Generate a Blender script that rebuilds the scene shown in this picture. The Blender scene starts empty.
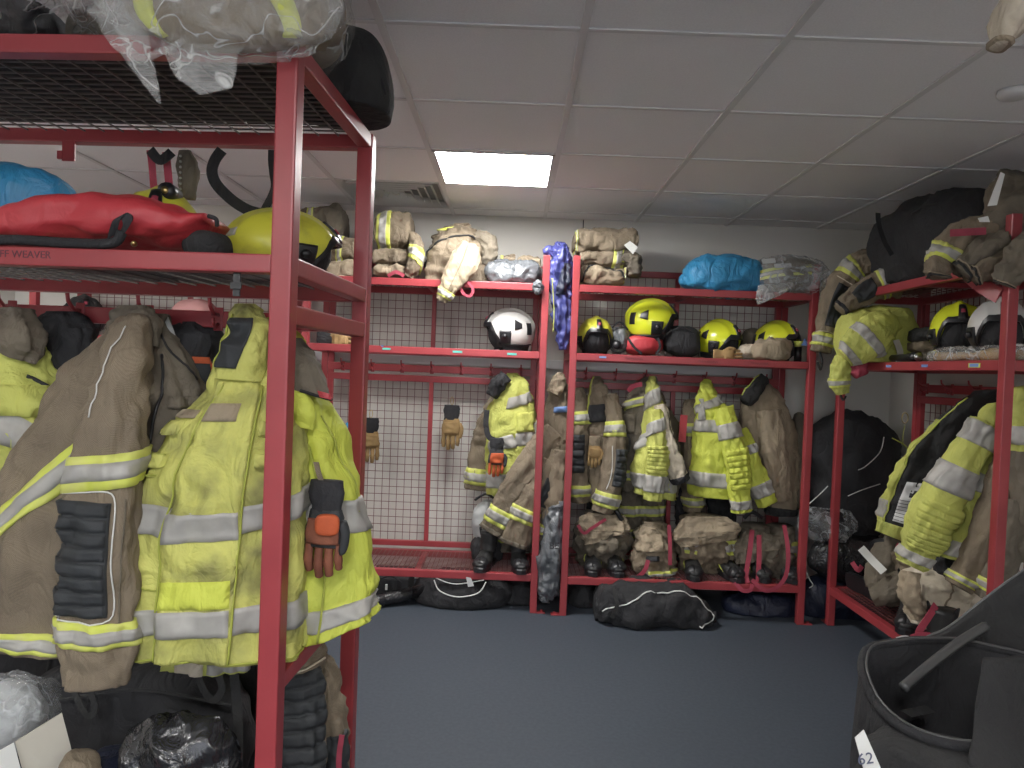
import bpy, bmesh, math, random
from mathutils import Vector, Matrix, noise, Euler
PI = math.pi
# ---------------------------------------------------------------- camera, world, lights, exposure
scene = bpy.context.scene
COL = scene.collection
F, ROLL, PITCH, CAM_H = 711.0, math.radians(2.2), math.radians(1.13), 1.41
cr, sr, cp, sp = math.cos(ROLL), math.sin(ROLL), math.cos(PITCH), math.sin(PITCH)
CEIL = 2.415
cam = bpy.data.cameras.new('camera'); cam_o = bpy.data.objects.new('camera', cam); COL.objects.link(cam_o)
cam.sensor_width = 36.0; cam.lens = F / 1024 * 36.0; cam.clip_start = 0.02
_r, _u, _f = Vector((cr, sr*sp, sr*cp)), Vector((-sr, cr*sp, cr*cp)), Vector((0, cp, -sp))
cam_o.matrix_world = Matrix(((_r.x, _u.x, -_f.x, 0), (_r.y, _u.y, -_f.y, 0), (_r.z, _u.z, -_f.z, CAM_H), (0, 0, 0, 1)))
scene.camera = cam_o
world = bpy.data.worlds.new('world'); scene.world = world; world.use_nodes = True
world.node_tree.nodes['Background'].inputs[0].default_value = (0.86, 0.91, 1.0, 1)
world.node_tree.nodes['Background'].inputs[1].default_value = 2.2
LIGHT_STRENGTH = 44.0          # the ceiling panels' diffusers (built with the ceiling)
vs = scene.view_settings
vs.view_transform = 'Standard'; vs.look = 'None'; vs.gamma = 1.0; vs.use_curve_mapping = False
vs.exposure = 0.28

# ---------------------------------------------------------------- helpers: measuring
def P(px, py, Y):
    """the point at depth Y (metres in front of the standing point) seen at px, py of the 1024 x 768 frame"""
    dx, dy = px - 512, py - 384
    u = dx*cr + dy*sr; v = dx*sr - dy*cr
    t = Y / (F*cp + v*sp)
    return Vector((u*t, Y, CAM_H + (-F*sp + v*cp)*t))
def PXW(px, Y):          # metres per pixel at depth Y
    return Y / F
def lerp(a, b, t): return a + (b - a)*t
def sm(t): t = max(0., min(1., t)); return t*t*(3 - 2*t)
def nz(x, y, z): return noise.noise(Vector((x, y, z)))

# ---------------------------------------------------------------- helpers: materials
MAT = {}
def mat(name, col, rough=0.6, metal=0.0, col2=None, nscale=8.0, detail=4.0, bump=0.0, bscale=300.0, spec=0.5,
        weave=0.0, wscale=500.0, crease=0.0, trans=0.0, alpha=1.0, coat=0.0, contrast=(0.35, 0.65), sheen=0.0, stretch=None):
    m = bpy.data.materials.new(name); m.use_nodes = True; MAT[name] = m
    nt = m.node_tree; N = nt.nodes; L = nt.links; b = N['Principled BSDF']
    b.inputs['Base Color'].default_value = (*col, 1); b.inputs['Roughness'].default_value = rough
    b.inputs['Metallic'].default_value = metal; b.inputs['Specular IOR Level'].default_value = spec
    b.inputs['Alpha'].default_value = alpha; b.inputs['Transmission Weight'].default_value = trans
    b.inputs['Coat Weight'].default_value = coat; b.inputs['Sheen Weight'].default_value = sheen
    tc = N.new('ShaderNodeTexCoord'); src = tc.outputs['Object']
    if stretch:
        mp = N.new('ShaderNodeMapping'); mp.inputs['Scale'].default_value = stretch; L.new(src, mp.inputs[0]); src = mp.outputs[0]
    if col2:
        n = N.new('ShaderNodeTexNoise'); n.inputs['Scale'].default_value = nscale; n.inputs['Detail'].default_value = detail
        L.new(src, n.inputs['Vector'])
        r = N.new('ShaderNodeValToRGB'); r.color_ramp.elements[0].position = contrast[0]; r.color_ramp.elements[1].position = contrast[1]
        r.color_ramp.elements[0].color = (*col, 1); r.color_ramp.elements[1].color = (*col2, 1)
        L.new(n.outputs['Fac'], r.inputs[0]); colout = r.outputs[0]
        if weave:
            mx = N.new('ShaderNodeMixRGB'); mx.blend_type = 'MULTIPLY'; mx.inputs[0].default_value = weave
            L.new(colout, mx.inputs[1])
            ck = N.new('ShaderNodeTexChecker'); ck.inputs['Scale'].default_value = wscale
            ck.inputs['Color1'].default_value = (1, 1, 1, 1); ck.inputs['Color2'].default_value = (.35, .33, .30, 1)
            L.new(tc.outputs['Object'], ck.inputs['Vector']); L.new(ck.outputs[0], mx.inputs[2]); colout = mx.outputs[0]
        L.new(colout, b.inputs['Base Color'])
    nrm = None
    if crease:
        n3 = N.new('ShaderNodeTexNoise'); n3.inputs['Scale'].default_value = 13; n3.inputs['Detail'].default_value = 4; n3.inputs['Distortion'].default_value = .8
        mp3 = N.new('ShaderNodeMapping'); mp3.inputs['Scale'].default_value = (1, 1, .6); L.new(tc.outputs['Object'], mp3.inputs[0]); L.new(mp3.outputs[0], n3.inputs['Vector'])
        q1 = N.new('ShaderNodeMath'); q1.operation = 'SUBTRACT'; q1.inputs[1].default_value = .5; L.new(n3.outputs['Fac'], q1.inputs[0])
        q2 = N.new('ShaderNodeMath'); q2.operation = 'ABSOLUTE'; L.new(q1.outputs[0], q2.inputs[0])
        b3 = N.new('ShaderNodeBump'); b3.inputs['Strength'].default_value = crease; b3.inputs['Distance'].default_value = .05
        L.new(q2.outputs[0], b3.inputs['Height']); nrm = b3.outputs[0]; L.new(nrm, b.inputs['Normal'])
    if bump:
        n2 = N.new('ShaderNodeTexNoise'); n2.inputs['Scale'].default_value = bscale; n2.inputs['Detail'].default_value = 3
        L.new(src, n2.inputs['Vector'])
        bp = N.new('ShaderNodeBump'); bp.inputs['Strength'].default_value = bump; bp.inputs['Distance'].default_value = 0.004
        L.new(n2.outputs['Fac'], bp.inputs['Height']); L.new(bp.outputs[0], b.inputs['Normal'])
        if nrm: L.new(nrm, bp.inputs['Normal'])
    return m
mat('red_paint', (.33, .047, .054), .36, col2=(.28, .037, .044), nscale=6, bump=.05, bscale=90)
mat('wire', (.16, .055, .052), .5)
mat('wire_plain', (.13, .115, .11), .45, metal=.3)
mat('floor_vinyl', (.046, .056, .072), .62, col2=(.056, .067, .085), nscale=60, detail=8, bump=.12, bscale=260, spec=.35)
mat('tile', (.86, .86, .865), .9, col2=(.81, .81, .815), nscale=170, detail=2, bump=.25, bscale=240)
mat('grid_bar', (.66, .66, .66), .5)
mat('wall_paint', (.70, .68, .635), .75, col2=(.665, .645, .60), nscale=2.2, bump=.04, bscale=60)
mat('tan', (.245, .195, .135), .85, crease=.5, col2=(.17, .135, .095), nscale=5, bump=.35, bscale=420, weave=.4, wscale=430)
mat('tan_light', (.34, .275, .19), .88, crease=.5, col2=(.25, .20, .14), nscale=6, bump=.3, bscale=400)
mat('khaki', (.16, .135, .10), .88, crease=.5, col2=(.10, .085, .065), nscale=6, bump=.35, bscale=380)
mat('cream', (.60, .53, .42), .9, crease=.5, col2=(.45, .39, .30), nscale=9, bump=.3, bscale=300)
mat('hiviz', (.50, .515, .12), .74, crease=.55, col2=(.36, .38, .095), nscale=4.5, detail=6, bump=.18, bscale=260, contrast=(.42, .72))
mat('hiviz_dirty', (.51, .505, .13), .76, crease=.7, col2=(.17, .165, .060), nscale=7.0, detail=7, bump=.2, bscale=240, contrast=(.47, .67))
mat('hiviz_clean', (.54, .585, .08), .72, crease=.55, col2=(.40, .45, .08), nscale=4, detail=6, bump=.15, bscale=260, contrast=(.5, .8))
mat('hiviz_trim', (.53, .54, .15), .65, col2=(.55, .60, .09), nscale=20)
mat('reflective', (.40, .385, .355), .55, metal=.1, col2=(.31, .30, .28), nscale=14, bump=.1, bscale=500)
mat('seam', (.33, .36, .06), .8)
mat('black_fabric', (.016, .016, .018), .85, crease=.5, col2=(.026, .026, .029), nscale=9, bump=.4, bscale=350)
mat('black_pad', (.028, .031, .034), .7, col2=(.020, .022, .024), nscale=12, bump=.3, bscale=420)
mat('charcoal', (.030, .030, .030), .88, crease=.5, col2=(.022, .022, .023), nscale=10, bump=.4, bscale=350)
mat('rubber', (.018, .018, .018), .5, col2=(.03, .03, .03), nscale=20, bump=.1)
mat('shell_yellow', (.68, .73, .035), .24, coat=.35, col2=(.60, .64, .035), nscale=5)
mat('shell_old', (.64, .62, .06), .34, coat=.2, col2=(.45, .43, .06), nscale=14, detail=8, contrast=(.5, .72))
mat('shell_white', (.58, .575, .55), .28, coat=.3, col2=(.53, .52, .50), nscale=5)
mat('black_plastic', (.015, .015, .017), .35)
mat('visor', (.09, .08, .06), .12, trans=.0, coat=.5)
mat('white_piping', (.62, .62, .60), .5)
mat('metal', (.55, .55, .55), .3, metal=1)
mat('brass', (.55, .42, .18), .35, metal=1)
mat('strap_red', (.34, .045, .075), .75, col2=(.28, .035, .06), nscale=30)
mat('bag_red', (.46, .048, .058), .5, crease=.2, col2=(.43, .035, .045), nscale=5, bump=.06, bscale=150)
mat('bag_blue', (.045, .27, .50), .42, crease=.6, col2=(.035, .22, .43), nscale=7)
mat('bag_navy', (.035, .04, .15), .4, crease=.25, col2=(.05, .055, .20), nscale=6)
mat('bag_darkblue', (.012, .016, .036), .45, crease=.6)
mat('bag_grey', (.13, .14, .15), .26, crease=.6, col2=(.085, .09, .10), nscale=8, spec=.7)
mat('bag_black', (.018, .018, .020), .22, crease=.6, spec=.7)
mat('cardboard', (.50, .47, .40), .8, col2=(.45, .42, .36), nscale=7)
mat('paper', (.72, .72, .69), .7)
mat('paper_grey', (.40, .41, .41), .6)
mat('label_cyan', (.10, .47, .40), .5)
mat('label_blue', (.16, .27, .55), .5)
mat('vent_grey', (.35, .35, .35), .6)
mat('label_white', (.60, .60, .60), .5)
mat('zip_grey', (.10, .10, .10), .4, metal=.3)
mat('marker', (.085, .022, .035), .6)
mat('marker_blue', (.10, .11, .17), .6)
mat('ink', (.02, .02, .025), .6)
mat('glove_tan', (.36, .235, .10), .8, col2=(.26, .165, .07), nscale=16, bump=.3)
mat('orange', (.52, .10, .03), .75, col2=(.40, .075, .025), nscale=18, bump=.3)
mat('glove_brown', (.22, .075, .04), .8, col2=(.15, .05, .03), nscale=20, bump=.3)
mat('pink', (.55, .28, .27), .8)
mat('green_plastic', (.05, .45, .25), .4)
def film_material(name, col, op, rough=.18, wr=14.0):
    """thin polythene: partly clear, partly white sheen, with crease bump"""
    m = bpy.data.materials.new(name); m.use_nodes = True; MAT[name] = m
    nt = m.node_tree; N = nt.nodes; L = nt.links; N.clear()
    out = N.new('ShaderNodeOutputMaterial'); mx = N.new('ShaderNodeMixShader'); tr = N.new('ShaderNodeBsdfTransparent')
    b = N.new('ShaderNodeBsdfPrincipled'); b.inputs['Base Color'].default_value = (*col, 1); b.inputs['Roughness'].default_value = rough
    b.inputs['Specular IOR Level'].default_value = .8
    tc = N.new('ShaderNodeTexCoord')
    n = N.new('ShaderNodeTexNoise'); n.inputs['Scale'].default_value = wr; n.inputs['Detail'].default_value = 6; n.inputs['Distortion'].default_value = 1.2
    L.new(tc.outputs['Object'], n.inputs['Vector'])
    r = N.new('ShaderNodeMapRange'); r.inputs[1].default_value = .35; r.inputs[2].default_value = .75
    r.inputs[3].default_value = op*.45; r.inputs[4].default_value = min(1, op*1.7)
    L.new(n.outputs['Fac'], r.inputs[0])
    n4 = N.new('ShaderNodeTexNoise'); n4.inputs['Scale'].default_value = wr*.6; n4.inputs['Detail'].default_value = 1.5; n4.inputs['Distortion'].default_value = .9
    L.new(tc.outputs['Object'], n4.inputs['Vector'])
    d1 = N.new('ShaderNodeMath'); d1.operation = 'SUBTRACT'; d1.inputs[1].default_value = .5; L.new(n4.outputs['Fac'], d1.inputs[0])
    d2 = N.new('ShaderNodeMath'); d2.operation = 'ABSOLUTE'; L.new(d1.outputs[0], d2.inputs[0])
    d3 = N.new('ShaderNodeMapRange'); d3.inputs[1].default_value = 0; d3.inputs[2].default_value = .02; d3.inputs[3].default_value = .38; d3.inputs[4].default_value = 0
    L.new(d2.outputs[0], d3.inputs[0])
    d4 = N.new('ShaderNodeMath'); d4.operation = 'ADD'; d4.use_clamp = True; L.new(r.outputs[0], d4.inputs[0]); L.new(d3.outputs[0], d4.inputs[1]); L.new(d4.outputs[0], mx.inputs[0])
    bp = N.new('ShaderNodeBump'); bp.inputs['Strength'].default_value = .9; bp.inputs['Distance'].default_value = .02
    L.new(n.outputs['Fac'], bp.inputs['Height']); L.new(bp.outputs[0], b.inputs['Normal'])
    L.new(tr.outputs[0], mx.inputs[1]); L.new(b.outputs[0], mx.inputs[2]); L.new(mx.outputs[0], out.inputs[0])
    return m
film_material('polythene', (.80, .80, .78), .22)
film_material('polythene_grey', (.55, .57, .58), .35)
def emit_material(name, col, s):
    m = bpy.data.materials.new(name); m.use_nodes = True; MAT[name] = m
    b = m.node_tree.nodes['Principled BSDF']; b.inputs['Base Color'].default_value = (.9, .9, .9, 1)
    b.inputs['Emission Color'].default_value = (*col, 1); b.inputs['Emission Strength'].default_value = s
emit_material('diffuser', (1, .99, .965), LIGHT_STRENGTH)

# ---------------------------------------------------------------- helpers: objects
def root_of(o):
    while o.parent: o = o.parent
    return o
def thing(name, label, cat, loc, group=None, rotz=0.0):
    o = bpy.data.objects.new(name, None); COL.objects.link(o); o.empty_display_size = .05
    o.location = Vector(loc); o.rotation_euler = (0, 0, rotz)
    o['label'] = label; o['category'] = cat
    if group: o['group'] = group
    return o
def mesh(name, V, Fc, m, parent=None, smooth=True, local=False, kind=None, label=None, fmats=None):
    """one mesh object; V in world space unless local (then in the root's own space)"""
    me = bpy.data.meshes.new(name)
    off = Vector((0, 0, 0)); o = bpy.data.objects.new(name, me)
    V = [Vector(v) for v in V]
    if parent is not None:
        if not local:
            rt = root_of(parent)
            if rt.type == 'EMPTY':
                inv = (Matrix.Translation(rt.location) @ Euler(rt.rotation_euler).to_matrix().to_4x4()).inverted()
                V = [inv @ v for v in V]
            else:
                V = [v - rt.location for v in V]
    elif not local:
        lo = Vector((min(v.x for v in V), min(v.y for v in V), min(v.z for v in V)))
        hi = Vector((max(v.x for v in V), max(v.y for v in V), 0))
        off = Vector(((lo.x + hi.x)/2, (lo.y + hi.y)/2, lo.z)); V = [v - off for v in V]
    me.from_pydata(V, [], Fc)
    if fmats:
        for q in fmats[0]: me.materials.append(MAT[q])
        me.polygons.foreach_set('material_index', fmats[1])
    else: me.materials.append(MAT[m])
    if smooth: me.polygons.foreach_set('use_smooth', [True]*len(me.polygons))
    me.update()
    bm = bmesh.new(); bm.from_mesh(me); bmesh.ops.recalc_face_normals(bm, faces=bm.faces); bm.to_mesh(me); bm.free()
    COL.objects.link(o); o.location = off
    if parent is not None: o.parent = parent
    if kind: o['kind'] = kind
    if label: o['label'] = label
    return o
def tag(o, label, cat, group=None):
    o['label'] = label; o['category'] = cat
    if group: o['group'] = group
    return o
def structure(o): o['kind'] = 'structure'; return o
class MB:
    def __init__(s): s.V = []; s.F = []
    def add(s, V, Fc):
        k = len(s.V); s.V += [Vector(v) for v in V]; s.F += [tuple(i + k for i in f) for f in Fc]; return s
    def box(s, lo, hi, ch=0.0):
        (x0, y0, z0), (x1, y1, z1) = lo, hi
        if ch <= 0:
            V = [(x0,y0,z0),(x1,y0,z0),(x1,y1,z0),(x0,y1,z0),(x0,y0,z1),(x1,y0,z1),(x1,y1,z1),(x0,y1,z1)]
            return s.add(V, [(0,3,2,1),(4,5,6,7),(0,1,5,4),(1,2,6,5),(2,3,7,6),(3,0,4,7)])
        bm = bmesh.new(); bmesh.ops.create_cube(bm, size=1)
        for v in bm.verts: v.co = Vector((lerp(x0, x1, v.co.x + .5), lerp(y0, y1, v.co.y + .5), lerp(z0, z1, v.co.z + .5)))
        bmesh.ops.bevel(bm, geom=bm.edges[:], offset=ch, segments=2, affect='EDGES', profile=.6)
        bm.verts.index_update(); V = [v.co.copy() for v in bm.verts]; Fc = [tuple(v.index for v in f.verts) for f in bm.faces]; bm.free()
        return s.add(V, Fc)
    def tube(s, pts, r, n=6, cap=True):
        pts = [Vector(p) for p in pts]; k = len(pts); V = []; Fc = []
        rr = r if isinstance(r, (list, tuple)) else [r]*k
        t0 = (pts[1] - pts[0]).normalized(); a = t0.orthogonal().normalized()
        for i, p in enumerate(pts):
            t = (pts[min(i+1, k-1)] - pts[max(i-1, 0)])
            t = t.normalized() if t.length > 1e-9 else t0
            a = (a - t*a.dot(t)); a = a.normalized() if a.length > 1e-6 else t.orthogonal().normalized()
            b = t.cross(a)
            for j in range(n):
                q = 2*PI*j/n; V.append(p + (a*math.cos(q) + b*math.sin(q))*rr[i])
        for i in range(k-1):
            for j in range(n):
                Fc.append((i*n+j, i*n+(j+1) % n, (i+1)*n+(j+1) % n, (i+1)*n+j))
        if cap: Fc.append(tuple(range(n))[::-1]); Fc.append(tuple((k-1)*n + j for j in range(n)))
        return s.add(V, Fc)
    def ribbon(s, pts, w, th=.003):
        """flat strap: pts centre line, w = half-width vector or list of them"""
        pts = [Vector(p) for p in pts]; k = len(pts); W = w if isinstance(w, list) else [w]*k; V = []; Fc = []
        for i, p in enumerate(pts):
            t = (pts[min(i+1, k-1)] - pts[max(i-1, 0)]).normalized(); ww = Vector(W[i]); n = t.cross(ww)
            n = n.normalized()*th/2 if n.length > 1e-9 else Vector((0, th/2, 0))
            V += [p - ww - n, p + ww - n, p + ww + n, p - ww + n]
        for i in range(k-1):
            for j in range(4): Fc.append((i*4+j, i*4+(j+1) % 4, (i+1)*4+(j+1) % 4, (i+1)*4+j))
        Fc.append((3, 2, 1, 0)); Fc.append(tuple((k-1)*4 + j for j in range(4)))
        return s.add(V, Fc)
    def build(s, name, m, parent=None, smooth=False, local=False, kind=None, label=None):
        return mesh(name, s.V, s.F, m, parent, smooth, local, kind, label)
def spline(pts, n):
    """Catmull-Rom through tuples/vectors of floats"""
    pts = [tuple(p) for p in pts]; k = len(pts); out = []
    if k == 1: return [pts[0]]*n
    for i in range(n):
        u = i/(n-1)*(k-1); j = min(int(u), k-2); t = u - j
        p0, p1, p2, p3 = pts[max(j-1, 0)], pts[j], pts[j+1], pts[min(j+2, k-1)]
        out.append(tuple(.5*((2*b) + (-a + c)*t + (2*a - 5*b + 4*c - d)*t*t + (-a + 3*b - 3*c + d)*t**3)
                         for a, b, c, d in zip(p0, p1, p2, p3)))
    return out
def vspline(pts, n): return [Vector(p) for p in spline(pts, n)]

# ---------------------------------------------------------------- the room
X0, X1, Y0, Y1 = -3.3, 2.50, -2.6, 4.70
b = MB(); b.box((X0, Y0, -.1), (X1, Y1, 0)); structure(b.build('floor', 'floor_vinyl'))
w = structure(MB().box((X0 - .1, Y1, -.1), (X1 + .1, Y1 + .1, CEIL + .3)).build('wall_back', 'wall_paint'))
seam_x = P(583, 232, 4.7).x
MB().box((seam_x - .003, Y1 - .002, 2.0), (seam_x + .003, Y1 + .001, CEIL)).build('panel_joint', 'charcoal', w)
structure(MB().box((X1, Y0, -.1), (X1 + .1, Y1, CEIL + .3)).build('wall_right', 'wall_paint'))
structure(MB().box((X0 - .1, Y0, -.1), (X0, Y1, CEIL + .3)).build('wall_left', 'wall_paint'))
m = MB()                      # unseen wall behind the viewer; wide opening added to let daylight brighten the room
m.box((X0 - .1, Y0 - .1, -.1), (-1.9, Y0, CEIL + .3)); m.box((1.9, Y0 - .1, -.1), (X1 + .1, Y0, CEIL + .3)); m.box((-1.9, Y0 - .1, 2.2), (1.9, Y0, CEIL + .3))
structure(m.build('wall_front', 'wall_paint'))
structure(MB().box((-4, Y0 - 6, -.1), (4, Y0, -.001)).build('floor_added_outside', 'floor_vinyl'))  # unseen floor outside the added opening
# suspended ceiling: slab above, T-bars, one object for every tile
ceil = structure(MB().box((X0, Y0, CEIL + .05), (X1, Y1, CEIL + .15)).build('ceiling', 'wall_paint'))
GX = [.172 + .598*i for i in range(-6, 5)]; GX = [x for x in GX if X0 < x < X1]
GY = [2.103 + .6*i for i in range(-8, 5)]; GY = [y for y in GY if Y0 < y < Y1]
bar = .012
for x in GX: MB().box((x - bar, Y0, CEIL - .004), (x + bar, Y1, CEIL + .03)).build('grid_bar', 'grid_bar', ceil)
for y in GY: MB().box((X0, y - bar*.75, CEIL - .003), (X1, y + bar*.75, CEIL + .029)).build('grid_bar', 'grid_bar', ceil)
xs = [X0] + GX + [X1]; ys = [Y0] + GY + [Y1]
def cell(x, y):
    i = max(k for k in range(len(xs)-1) if xs[k] <= x); j = max(k for k in range(len(ys)-1) if ys[k] <= y); return (i, j)
lights = {cell(-.13, 3.6), cell(-.13, -.5), cell(1.7, -1.2), cell(-1.9, -1.2), cell(-2.5, 2.4)}  # only the far panel is visible; the rest are added to brighten the room
vent = cell(-.73, 4.2)
for i in range(len(xs)-1):
    for j in range(len(ys)-1):
        if (i, j) in lights or (i, j) == vent: continue
        MB().box((xs[i] + bar, ys[j] + bar*.75, CEIL + .002), (xs[i+1] - bar, ys[j+1] - bar*.75, CEIL + .02)).build('tile', 'tile', ceil)
for (i, j) in sorted(lights):
    x0, x1, y0, y1 = xs[i] + .012, xs[i+1] - .012, ys[j] + .01, ys[j+1] - .01
    far = (i, j) == cell(-.13, 3.6)
    L = thing('ceiling_light', 'square glowing light panel set into the ceiling tiles beside the air vent' if far else
              'unseen square ceiling light panel added away from the air vent to brighten the room', 'ceiling light', ((x0+x1)/2, (y0+y1)/2, CEIL),
              None if far else 'ceiling light panels added out of view')
    m_ = MB()
    for a, c in (((x0, y0), (x1, y0 + .014)), ((x0, y1 - .014), (x1, y1)), ((x0, y0), (x0 + .014, y1)), ((x1 - .014, y0), (x1, y1))):
        m_.box((*a, CEIL - .006), (*c, CEIL + .03))
    m_.build('frame', 'grid_bar', L)
    MB().box((x0 + .014, y0 + .014, CEIL + .001), (x1 - .014, y1 - .014, CEIL + .02)).build('diffuser', 'diffuser', L)
i, j = vent; x0, x1, y0, y1 = xs[i] + .012, xs[i+1] - .012, ys[j] + .01, ys[j+1] - .01
L = thing('air_vent', 'square louvred grey air diffuser set into the ceiling beside the light panel', 'air vent', ((x0+x1)/2, (y0+y1)/2, CEIL))
MB().box((x0, y0, CEIL + .035), (x1, y1, CEIL + .045)).build('backing', 'vent_grey', L)
for k in range(6):
    q = k*.045; m_ = MB(); xa, xb, ya, yb = x0 + q, x1 - q, y0 + q, y1 - q; t = .026; z0, z1 = CEIL - .004, CEIL + .026
    # one square louvre ring: sloping blade
    O = [(xa, ya), (xb, ya), (xb, yb), (xa, yb)]; I = [(xa+t, ya+t), (xb-t, ya+t), (xb-t, yb-t), (xa+t, yb-t)]
    V = [(*p, z0) for p in O] + [(*p, z1) for p in I] + [(*p, z0 + .004) for p in O] + [(*p, z1 + .004) for p in I]
    Fc = []
    for e in range(4):
        f = (e+1) % 4; Fc += [(e, f, 4+f, 4+e), (8+e, 12+e, 12+f, 8+f), (e, 8+e, 8+f, f), (4+e, 4+f, 12+f, 12+e)]
    mesh('louvre', V, Fc, 'grid_bar', L, smooth=False)
MB().box((x0 + .27, y0 + .27, CEIL), (x1 - .27, y1 - .27, CEIL + .02)).build('louvre', 'grid_bar', L)
# small round detector in the ceiling
c = P(1014, 91, 2.0); d_t = (CEIL - CAM_H)/(c.z - CAM_H); c = Vector((c.x*d_t, c.y*d_t, CEIL))
def disc_rings(c, prof, n=24):
    V = []; Fc = []
    for r, z in prof:
        for k in range(n): V.append((c[0] + r*math.cos(2*PI*k/n), c[1] + r*math.sin(2*PI*k/n), c[2] + z))
    for i in range(len(prof)-1):
        for k in range(n): Fc.append((i*n+k, i*n+(k+1) % n, (i+1)*n+(k+1) % n, (i+1)*n+k))
    Fc.append(tuple(range(n))); Fc.append(tuple((len(prof)-1)*n + k for k in range(n)))
    return V, Fc
tag(mesh('smoke_detector', *disc_rings(c, [(.05, 0.001), (.05, -.012), (.042, -.022), (.02, -.028), (.001, -.029)]), 'grid_bar'),
    'small round grey detector fixed to a ceiling tile', 'detector')
# the trough of a cable duct along the back wall between the shelves
tr = thing('wall_trunking', 'long pale grey trunking fixed to the wall behind the red racks', 'trunking', (-.5, 4.69, 1.44))
MB().box((-2.7, 4.655, 1.425), (1.75, 4.70, 1.485), .006).build('duct', 'grid_bar', tr)

# ---------------------------------------------------------------- the red steel racks
def wires(mb, x0, x1, z0, z1, y, pitch=.05, r=.0016, axis='xz', jit=0.0):
    n = max(1, round((x1-x0)/pitch)); m = max(1, round((z1-z0)/pitch))
    for k in range(1, n):
        x = lerp(x0, x1, k/n)
        if axis == 'xz': mb.box((x-r, y-r, z0), (x+r, y+r, z1))
        else: mb.box((x-r, z0, y-r), (x+r, z1, y+r))
    for k in range(1, m):
        z = lerp(z0, z1, k/m)
        if axis == 'xz': mb.box((x0, y-3*r, z-r), (x1, y-r, z+r))
        else: mb.box((x0, z-r, y+r), (x1, z+r, y+3*r))
def hook(parent, x, y, z, out=.06):
    m = MB(); m.box((x-.012, y-.004, z-.03), (x+.012, y, z+.03), .002)
    m.tube([(x, y, z+.01), (x, y-out*.6, z+.012), (x, y-out, z+.03), (x, y-out-.004, z+.05)], .005)
    m.tube([(x, y, z-.012), (x, y-out*.4, z-.022), (x, y-out*.62, z-.012), (x, y-out*.66, z+.002)], .005)
    m.build('hook', 'red_paint', parent, smooth=True, local=True)
def standard_rack(label, loc, W, rotz=0.0, D=.45, t=.04, marks=(), hooks=6):
    R = thing('gear_rack', label, 'rack', loc, rotz=rotz); pm = 'red_paint'; h = t/2
    L_ = dict(parent=R, local=True)
    for x in (0, W):
        for y in (0, D):
            MB().box((x-h, y-h, 0), (x+h, y+h, 2.08), .004).build('post', pm, **L_)
            sgn = -1 if x == 0 else 1
            m = MB(); m.box((x + sgn*h - (.05 if sgn < 0 else 0), y-h, 0), (x + sgn*h + (.05 if sgn > 0 else 0), y+h, .006), .001)
            m.tube([(x + sgn*(h+.03), y, .006), (x + sgn*(h+.03), y, .016)], .008)
            m.build('foot_plate', pm, **L_)
    for zt, nm in ((1.915, 'top'), (1.522, 'helmet'), (.226, 'bottom')):
        for y in (0, D): MB().box((h, y-h+.001, zt-.042), (W-h, y+h-.001, zt), .004).build('shelf_rail', pm, **L_)
        for x in (0, W): MB().box((x-h+.001, h, zt-.042), (x+h-.001, D-h, zt), .004).build('side_rail', pm, **L_)
        MB().box((W/2-.015, h, zt-.03), (W/2+.015, D-h, zt-.006), .003).build('shelf_bearer', pm, **L_)
        m = MB(); wires(m, h, W-h, h, D-h, zt-.003, .028 if nm == 'bottom' else .05, .0016, 'xy'); m.build('shelf_mesh', 'wire', kind='stuff', **L_)
    MB().box((h, D-h+.002, 1.372), (W-h, D+h-.006, 1.418), .004).build('hook_rail', pm, **L_)
    MB().box((h, D-h+.002, 1.31), (W-h, D+h-.006, 1.352), .004).build('back_rail', pm, **L_)
    MB().box((h, D-h+.002, 2.03), (W-h, D+h-.006, 2.07), .004).build('back_rail', pm, **L_)
    MB().box((h, D-h+.002, .25), (W-h, D+h-.006, .285), .004).build('back_rail', pm, **L_)
    for x in (h + .02, W - h - .02): MB().box((x-.018, D-h+.004, .285), (x+.018, D+h-.01, 2.03), .003).build('mesh_frame', pm, **L_)
    MB().box((W/2-.014, D-h+.004, .285), (W/2+.014, D+h-.01, 1.31), .003).build('mullion', pm, **L_)
    MB().box((W/2-.014, D-h+.004, 1.522), (W/2+.014, D+h-.01, 2.03), .003).build('mullion', pm, **L_)
    for za, zb in ((.285, 1.31), (1.522, 1.88), (1.915, 2.03)):
        for xa, xb in ((h+.038, W/2-.014), (W/2+.014, W-h-.038)):
            m = MB(); wires(m, xa, xb, za, zb, D + .012, .048); m.build('wire_mesh', 'wire', kind='stuff', **L_)
    for k in range(hooks): hook(R, .12 + (W-.24)*k/(hooks-1), D-h+.002, 1.395)
    for x, z, wd, hg, mm in marks: MB().box((x-wd/2, -h-.001 - (.0008 if (wd, hg) == (.055, .0135) else 0), z-hg/2), (x+wd/2, -h+.0005, z+hg/2)).build('sticker', mm, **L_)
    return R
YA, YB = 4.13, 4.105
rackA = standard_rack('red steel gear rack with cyan stickers and a single white helmet', (-1.207, YA, 0), 1.38,
              marks=[(.475, 1.504, .048, .011, 'label_cyan'), (.885, 1.503, .055, .012, 'label_cyan'), (1.20, 1.502, .055, .012, 'label_cyan'), (.45, 1.52, .014, .008, 'label_blue')], hooks=7)
rackA2 = standard_rack('red steel gear rack against the wall, mostly hidden behind the hanging coats', (-2.785, YA, 0), 1.40)
rackB = standard_rack('red steel gear rack holding four yellow helmets in a row', (.345, YB, 0), 1.375,
              marks=[(.17, 1.503, .04, .010, 'label_blue')], hooks=7)
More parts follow.
